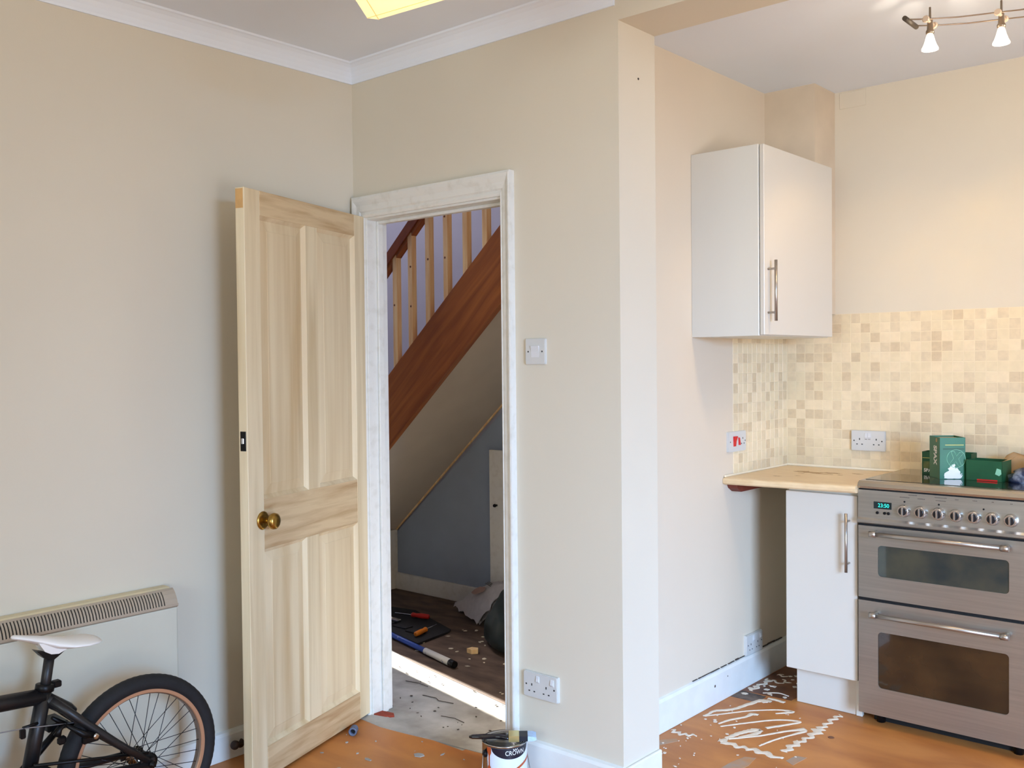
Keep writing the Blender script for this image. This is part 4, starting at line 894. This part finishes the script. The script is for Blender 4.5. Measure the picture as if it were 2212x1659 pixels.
# white carrier bag: sheet folded over, dark sack in front of it
bg = thing('plastic_bag', (-3.45, 3.78, 0), 'crumpled white plastic bag slumped against the dark sack', 'bag')
q = random.Random(2); nu, nv = 12, 9; vs = []
A = [Vector((-3.86, 3.90, 0.012)), Vector((-3.49, 3.71, 0.010))]; Bq = [Vector((-3.56, 3.915, 0.17)), Vector((-3.28, 3.77, 0.27))]
for j in range(nv+1):
    for i in range(nu+1):
        u, v = i/nu, j/nv; p = A[0].lerp(A[1], v).lerp(Bq[0].lerp(Bq[1], v), u)
        p += Vector((q.uniform(-.006, .006), q.uniform(-.006, .006), q.uniform(-.009, .014)+0.05*math.sin(u*PI)*math.sin(v*PI)))
        p.z = max(p.z, 0.004); vs.append(p)
fs = [(j*(nu+1)+i, j*(nu+1)+i+1, (j+1)*(nu+1)+i+1, (j+1)*(nu+1)+i) for j in range(nv) for i in range(nu)]
w1 = MB().add(vs, fs, 0, True).add([v+Vector((0.012, 0.02, -0.012)) if v.z > 0.03 else v+Vector((0.01, 0.01, -0.003)) for v in vs], fs)
w1.build('film', M['bag'], bg, fix=False)
pc = [vs[4*(nu+1)+5], ]
c0 = Vector((-3.56, 3.81, 0.15))
ux = (Bq[0]-A[0]).normalized(); uy = (A[1]-A[0]).normalized(); un = ux.cross(uy)
if un.z < 0: un = -un
MB().add([c0+un*0.02+ux*0.055*math.cos(2*PI*k/14)*q.uniform(.8, 1.1)+uy*0.05*math.sin(2*PI*k/14)*q.uniform(.8, 1.1) for k in range(14)], [list(range(14))]).build('print', M['bagprint'], bg)
for k_ in range(3):
    a_ = c0+un*0.022+ux*(0.085+0.012*k_)-uy*0.045; MB().tube([a_, a_+uy*(0.075-0.01*k_)], 0.0022, 5).build('print_line', M['print'], bg)
crumple('rubble_sack', -2.965, 3.545, 0.0, 0.30, 0.18, 0.30, M['sack'], 'dark green rubble sack on the hall floor at the door jamb', 'sack', 31, 20, 8)
# wood chips, paint flakes and grit
def flat_bits(name, spec, m_, parent, z=0.0, seed=1):
    q = random.Random(seed); mb = MB()
    for (x, y, s_) in spec:
        n = q.choice((4, 5, 6)); a0 = q.uniform(0, PI); el = q.uniform(0.35, 1.0)
        pts = []
        for k in range(n):
            a = 2*PI*k/n+q.uniform(-.2, .2); dx, dy = s_*math.cos(a), s_*el*math.sin(a)
            pts.append((x+dx*math.cos(a0)-dy*math.sin(a0), y+dx*math.sin(a0)+dy*math.cos(a0)))
        mb.prism(pts, lambda a, b, d: (a, b, d), z+0.0005, z+0.0005+q.uniform(0.001, 0.003))
    return tag(mb.build(name, m_, parent), kind='stuff')
q = random.Random(17)
flat_bits('wood_chips', [(q.uniform(-3.5, -2.3), q.uniform(3.15, 3.75), q.uniform(0.004, 0.016)) for _ in range(60)]+[(q.uniform(-2.75, -2.5), q.uniform(2.9, 3.2), q.uniform(0.004, 0.01)) for _ in range(14)], M['flake'], hall_floor, 0, 2)
flat_bits('grit', [(q.uniform(-3.6, -2.3), q.uniform(2.55, 3.0), q.uniform(0.002, 0.007)) for _ in range(70)], M['dirt'], hall_floor, 0, 3)
ch = MB().prism([(-3.20, 3.33), (-3.165, 3.325), (-3.145, 3.35), (-3.165, 3.372), (-3.195, 3.362)], lambda a, b, d: (a, b, d), 0.001, 0.022).build('wood_offcut', M['baluster'])
tag(ch, 'small pale wood offcut on the brown hall floor', 'wood offcut')
for pts, th in (([(-2.93, 2.78), (-2.86, 2.79), (-2.83, 2.775), (-2.76, 2.79)], 0.0017), ([(-3.12, 2.86), (-3.05, 2.875), (-2.99, 2.868)], 0.0015), ([(-2.70, 2.66), (-2.64, 2.675), (-2.58, 2.665)], 0.0015)):
    MB().tube([(x, y, 0.002) for x, y in pts], th, 5).build('splinter', M['dirt'], hall_floor)

# ------------------------------------------------------------------ adhesive squiggles and marks on the kitchen floor
AD = [([(-1.909, 3.313), (-1.904, 3.343), (-1.901, 3.392), (-1.859, 3.446), (-1.838, 3.523), (-1.82, 3.607), (-1.789, 3.626)], [.004, .006, .010, .012, .012, .016, .022], 0),
      ([(-1.905, 3.316), (-1.862, 3.378), (-1.795, 3.478), (-1.715, 3.557), (-1.664, 3.573), (-1.686, 3.536), (-1.704, 3.514)], [.005, .005, .004, .005, .014, .008, .003], 0),
      ([(-1.823, 3.277), (-1.81, 3.337), (-1.778, 3.408), (-1.772, 3.452), (-1.749, 3.458)], [.004, .008, .008, .016, .010], 0),
      ([(-1.804, 3.257), (-1.758, 3.331), (-1.692, 3.429), (-1.639, 3.478), (-1.594, 3.49), (-1.618, 3.434), (-1.664, 3.353)], [.004, .006, .006, .007, .009, .008, .010], 0),
      ([(-1.732, 3.169), (-1.716, 3.245), (-1.690, 3.305), (-1.668, 3.318)], [.010, .014, .018, .012], 0),
      ([(-1.668, 3.318), (-1.672, 3.262), (-1.700, 3.205)], [.012, .014, .006], 0), ([(-1.722, 3.168), (-1.649, 3.266), (-1.59, 3.373), (-1.545, 3.434)], [.008, .007, .007, .018], 0),
      ([(-1.605, 3.179), (-1.59, 3.258), (-1.561, 3.35), (-1.537, 3.417)], [.004, .006, .006, .012], 0),
      ([(-1.745, 3.141), (-1.732, 3.141), (-1.669, 3.126), (-1.619, 3.135), (-1.564, 3.133), (-1.491, 3.126)], [.006, .022, .014, .016, .020, .008], 1),
      ([(-1.511, 3.187), (-1.514, 3.249), (-1.509, 3.314), (-1.501, 3.377), (-1.503, 3.45), (-1.506, 3.49), (-1.505, 3.552), (-1.506, 3.619), (-1.498, 3.658)], [.016, .016, .013, .012, .024, .012, .010, .012, .006], 1),
      ([(-1.927, 3.113), (-1.893, 3.1), (-1.857, 3.106), (-1.828, 3.124)], [.008, .012, .011, .004], 1),
      ([(-1.805, 3.655), (-1.767, 3.657), (-1.731, 3.652)], [.010, .012, .012], 0),
      ([(-1.899, 3.694), (-1.905, 3.784), (-1.9, 3.853), (-1.925, 3.874)], [.008, .010, .012, .008], 1),
      ([(-1.908, 3.959), (-1.863, 3.955)], [.010, .006], 1), ([(-1.894, 3.874), (-1.838, 3.857)], [.010, .005], 1), ([(-1.85, 3.70), (-1.80, 3.74), (-1.75, 3.73)], [.004, .005, .003], 0)]
q = random.Random(5)
def ribbon(pts, wd, wav):
    P = [Vector((x, y, 0)) for x, y in pts]; out = []; W = []
    for i in range(len(P)-1):
        a, b, c, d = P[max(i-1, 0)], P[i], P[i+1], P[min(i+2, len(P)-1)]
        for k in range(7):
            t = k/7; out.append(0.5*((2*b)+(c-a)*t+(2*a-5*b+4*c-d)*t*t+(3*b-a-3*c+d)*t**3)); W.append(wd[i]+(wd[i+1]-wd[i])*t)
    out.append(P[-1]); W.append(wd[-1]); vs = []; n = len(out)
    for i, p in enumerate(out):
        t = (out[min(i+1, n-1)]-out[max(i-1, 0)]); t = t.normalized() if t.length > 1e-9 else Vector((1, 0, 0)); nn = Vector((-t.y, t.x, 0))
        if wav: p = p+nn*0.009*math.sin(i*1.15)
        a = W[i]*q.uniform(.8, 1.2)*0.9; b = W[i]*q.uniform(.8, 1.2)*0.9
        vs += [p+nn*a, p+nn*a*0.6+Vector((0, 0, 0.0022)), p-nn*b*0.6+Vector((0, 0, 0.0022)), p-nn*b]
    fs = [(i*4+k, i*4+k+1, i*4+4+k+1, i*4+4+k) for i in range(n-1) for k in range(3)]
    fs += [(0, 1, 2, 3), (n*4-4, n*4-1, n*4-2, n*4-3)]
    vs = [v+Vector((0, 0, 0.0006)) for v in vs]
    MB().add(vs, fs, 0, True).build('adhesive_smear', M['adhesive'], floor)
for a in AD: ribbon(*a)
MB().prism([(-1.934, 3.582), (-1.934, 3.676), (-1.821, 3.671), (-1.816, 3.583)], lambda a, b, d: (a, b, d), -0.01, 0.0012).build('grey_tile_remnant', M['greytile'], floor)
MB().prism([(-1.934, 3.678), (-1.934, 4.14), (-1.72, 4.14), (-1.72, 3.69)], lambda a, b, d: (a, b, d), -0.01, 0.0009).build('old_floor_patch', M['hardboard_dark'], floor)
MB().prism([(-1.62, 2.86), (-1.615, 2.99), (-1.60, 3.06), (-1.565, 3.075), (-1.555, 3.00), (-1.57, 2.88)], lambda a, b, d: (a, b, d), -0.01, 0.0010).build('screed_patch', M['greystain'], floor)
MB().prism([(-1.935, 2.94), (-1.91, 3.00), (-1.87, 3.05), (-1.852, 3.035), (-1.875, 2.98), (-1.90, 2.92)], lambda a, b, d: (a, b, d), -0.01, 0.0010).build('screed_patch', M['greystain'], floor)
MB().prism([(-1.475, 3.12), (-1.468, 3.18), (-1.43, 3.19), (-1.44, 3.10)], lambda a, b, d: (a, b, d), -0.01, 0.0010).build('screed_patch', M['greystain'], floor)
flat_bits('paint_flakes', [(q.uniform(-1.93, -1.72), q.uniform(2.75, 3.3), q.uniform(0.003, 0.009)) for _ in range(22)]+[(q.uniform(-1.92, -1.75), q.uniform(3.6, 4.0), q.uniform(0.006, 0.02)) for _ in range(26)]+[(q.uniform(-1.9, -1.45), q.uniform(2.9, 3.6), q.uniform(0.002, 0.005)) for _ in range(30)], M['adhesive'], floor, 0.0008, 6)
flat_bits('room_flakes', [(q.uniform(-2.9, -2.3), q.uniform(1.8, 2.45), q.uniform(0.002, 0.008)) for _ in range(26)]+[(-2.49, 2.34, 0.022), (-2.60, 2.20, 0.018), (-2.43, 2.40, 0.012)], M['concrete'], floor, 0.0, 8)
MB().lathe([(0.012, 0), (0.010, 0.002)], (-1.44, 3.42, 0), (0, 0, 1), 10).build('brown_mark', M['hardboard_dark'], floor)

# ------------------------------------------------------------------ paint can, brush, pipe fitting, door stop
CNX, CNY, CR, CH = -2.105, 2.365, 0.074, 0.150
can = thing('paint_can', (CNX, CNY, 0), 'round paint can with white and navy label, below the double socket', 'paint can')
MB().lathe([(CR-0.002, 0.0), (CR, 0.003), (CR, CH-0.006), (CR+0.0025, CH-0.003), (CR+0.0025, CH), (CR-0.004, CH), (CR-0.006, CH-0.008)], (CNX, CNY, 0), (0, 0, 1), 48).build('body', M['tin'], can)
MB().lathe([(CR-0.005, CH-0.009), (CR-0.008, CH-0.003), (CR-0.014, CH-0.003), (CR-0.016, CH-0.007), (0.004, CH-0.006)], (CNX, CNY, 0), (0, 0, 1), 48).build('lid', M['tin_lid'], can)
ca0 = math.atan2(-CNY, -CNX)                    # angle from the can towards the viewer side
def oncan(s_, z, off): a = ca0+s_/CR; return (CNX+(CR+off)*math.cos(a), CNY+(CR+off)*math.sin(a), z)
def sheet(s0, s1, zf0, zf1, off, n=24):
    vs = []; 
    for i in range(n+1):
        s_ = s0+(s1-s0)*i/n; vs += [oncan(s_, zf0(s_), off), oncan(s_, zf1(s_), off)]
    return vs, [(2*i, 2*i+2, 2*i+3, 2*i+1) for i in range(n)]
lb = MB().add(*sheet(-0.062, 0.16, lambda s: 0.012, lambda s: CH-0.007, 0.0004, 40)).build('label', M['label_white'], can)
MB().add(*sheet(-0.046, 0.096, lambda s: CH-0.007-0.034*max(0, 1-((s-0.025)/0.0711)**2)**0.5, lambda s: CH-0.007, 0.0008, 36)).build('label_band', M['label_navy'], lb)
tv, tf = text_mesh('CROWN', 0.019)
MB().add([oncan(v.x*0.92+0.036, v.y*1.1+CH-0.022, 0.0012) for v in tv], tf).build('lettering', M['white_print'], lb)
cr = MB(); c0s = 0.036
cr.add(*sheet(c0s-0.008, c0s+0.008, lambda s: CH-0.0125, lambda s: CH-0.0112, 0.0012, 6))
for d in (-0.0065, 0, 0.0065):
    cr.add([oncan(c0s+d-0.002, CH-0.0112, 0.0012), oncan(c0s+d+0.002, CH-0.0112, 0.0012), oncan(c0s+d*1.15, CH-0.0078, 0.0012)], [(0, 1, 2)])
cr.build('crown_mark', M['white_print'], lb)
dr = MB().add(*sheet(-0.064, -0.046, lambda s: CH-0.020-0.02*max(0, 1-abs(s+0.054)/0.010), lambda s: CH-0.007, 0.0010, 8))
dr.add(*sheet(-0.0565, -0.0515, lambda s: CH-0.075, lambda s: CH-0.03, 0.0010, 3))
pt = [oncan(-0.054+0.0065*math.cos(2*PI*k/14), CH-0.075+0.010*math.sin(2*PI*k/14), 0.0014) for k in range(14)]; dr.add(pt, [list(range(14))])
dr.build('paint_drip', M['paint_orange'], lb)
MB().add(*sheet(0.0, 0.12, lambda s: 0.052+0.5*(s-0.0)-1.2*s*s, lambda s: 0.060+0.5*(s-0.0)-1.0*s*s, 0.0009, 20)).build('label_stroke', M['paint_orange'], lb)
ea = oncan(-0.078, 0.10, 0.001)
MB().lathe([(0.012, 0), (0.012, 0.004), (0.004, 0.006), (0.004, 0.009)], oncan(-0.076, CH-0.034, 0), Vector(oncan(-0.076, 0, 0.1))-Vector(oncan(-0.076, 0, 0)), 14).build('handle_ear', M['blackmetal'], can)
MB().tube([oncan(-0.078, CH-0.034, 0.006), oncan(-0.080, 0.06, 0.010), oncan(-0.04, 0.02, 0.012), oncan(0.03, 0.008, 0.012), oncan(0.12, 0.03, 0.012), oncan(0.155, CH-0.034, 0.006)], 0.0016, 6).build('wire_handle', M['tin'], can)
# brush lying across the rim: direction in the floor plane
br = thing('paint_brush', (CNX, CNY, CH), 'black-handled paint brush lying across the top of the paint can', 'paint brush')
bu = Vector((math.cos(0.72), math.sin(0.72), 0)); bv = Vector((-bu.y, bu.x, 0)); B0 = Vector((CNX, CNY, CH+0.011))+bu*0.012-bv*0.012
def brp(s_, w_, t_): c = B0+bu*s_; return [c+bv*w_+Vector((0, 0, t_)), c-bv*w_+Vector((0, 0, t_)), c-bv*w_-Vector((0, 0, t_)), c+bv*w_-Vector((0, 0, t_))]
def brushpart(st_, name, m_, smooth=False, rnd=False):
    mb = MB()
    if rnd:
        vs = []; n = 12
        for s_, w_, t_ in st_:
            c = B0+bu*s_
            for k in range(n): vs.append(c+bv*w_*math.cos(2*PI*k/n)+Vector((0, 0, t_*math.sin(2*PI*k/n))))
        mb.add(vs, [(i*n+k, i*n+(k+1) % n, (i+1)*n+(k+1) % n, (i+1)*n+k) for i in range(len(st_)-1) for k in range(n)]+[list(range(n)), [(len(st_)-1)*n+k for k in range(n)]], 0, True)
    else:
        vs = []
        for a in st_: vs += brp(*a)
        mb.add(vs, [(i*4+k, i*4+(k+1) % 4, i*4+4+(k+1) % 4, i*4+4+k) for i in range(len(st_)-1) for k in range(4)]+[(0, 1, 2, 3), tuple(len(vs)-4+k for k in range(4))])
    return mb.build(name, m_, br)
brushpart([(-0.128, 0.004, 0.004), (-0.118, 0.009, 0.007), (-0.080, 0.012, 0.008), (-0.045, 0.008, 0.008), (-0.025, 0.012, 0.009), (-0.008, 0.022, 0.009), (0.004, 0.024, 0.009)], 'handle', M['brush_black'], rnd=True)
brushpart([(0.002, 0.0255, 0.0095), (0.036, 0.0255, 0.0095)], 'ferrule', M['ferrule'])
brushpart([(0.036, 0.024, 0.0085), (0.064, 0.025, 0.008)], 'bristles', M['bristle'])
brushpart([(0.064, 0.025, 0.008), (0.080, 0.0255, 0.0075), (0.092, 0.024, 0.004)], 'bristle_tips', M['bristle_tip'])
pf = thing('pipe_fitting', (-2.822, 2.318, 0.014), 'grey ribbed plastic pipe fitting on the floor under the door edge', 'pipe fitting')
fd = Vector((0.62, -0.78, 0)).normalized()
MB().lathe([(0.012, 0), (0.0125, 0.008), (0.015, 0.009), (0.015, 0.014), (0.0122, 0.015), (0.0122, 0.019), (0.015, 0.020), (0.015, 0.026), (0.0122, 0.027), (0.0122, 0.031), (0.0155, 0.032), (0.0155, 0.044), (0.010, 0.044), (0.009, 0.030)], Vector((-2.838, 2.340, 0.0155)), fd, 24, cap=False).build('ribbed_sleeve', M['grey_plastic'], pf)
MB().lathe([(0.0088, 0.0), (0.0088, 0.031)], Vector((-2.838, 2.340, 0.0155)), fd, 16).build('bore', M['gap'], pf)
dsx = thing('door_stop_buffer', (XL+0.018, 1.92, 0.045), 'dark brown rubber door stop on the left skirting behind the door', 'door stop')
MB().lathe([(0.016, 0.0), (0.016, 0.003), (0.006, 0.006), (0.007, 0.020), (0.013, 0.040), (0.016, 0.054), (0.014, 0.062), (0.006, 0.064)], (XL+0.018, 1.935, 0.045), (0.6, -0.8, 0.25), 18).build('buffer', M['rubber'], dsx)
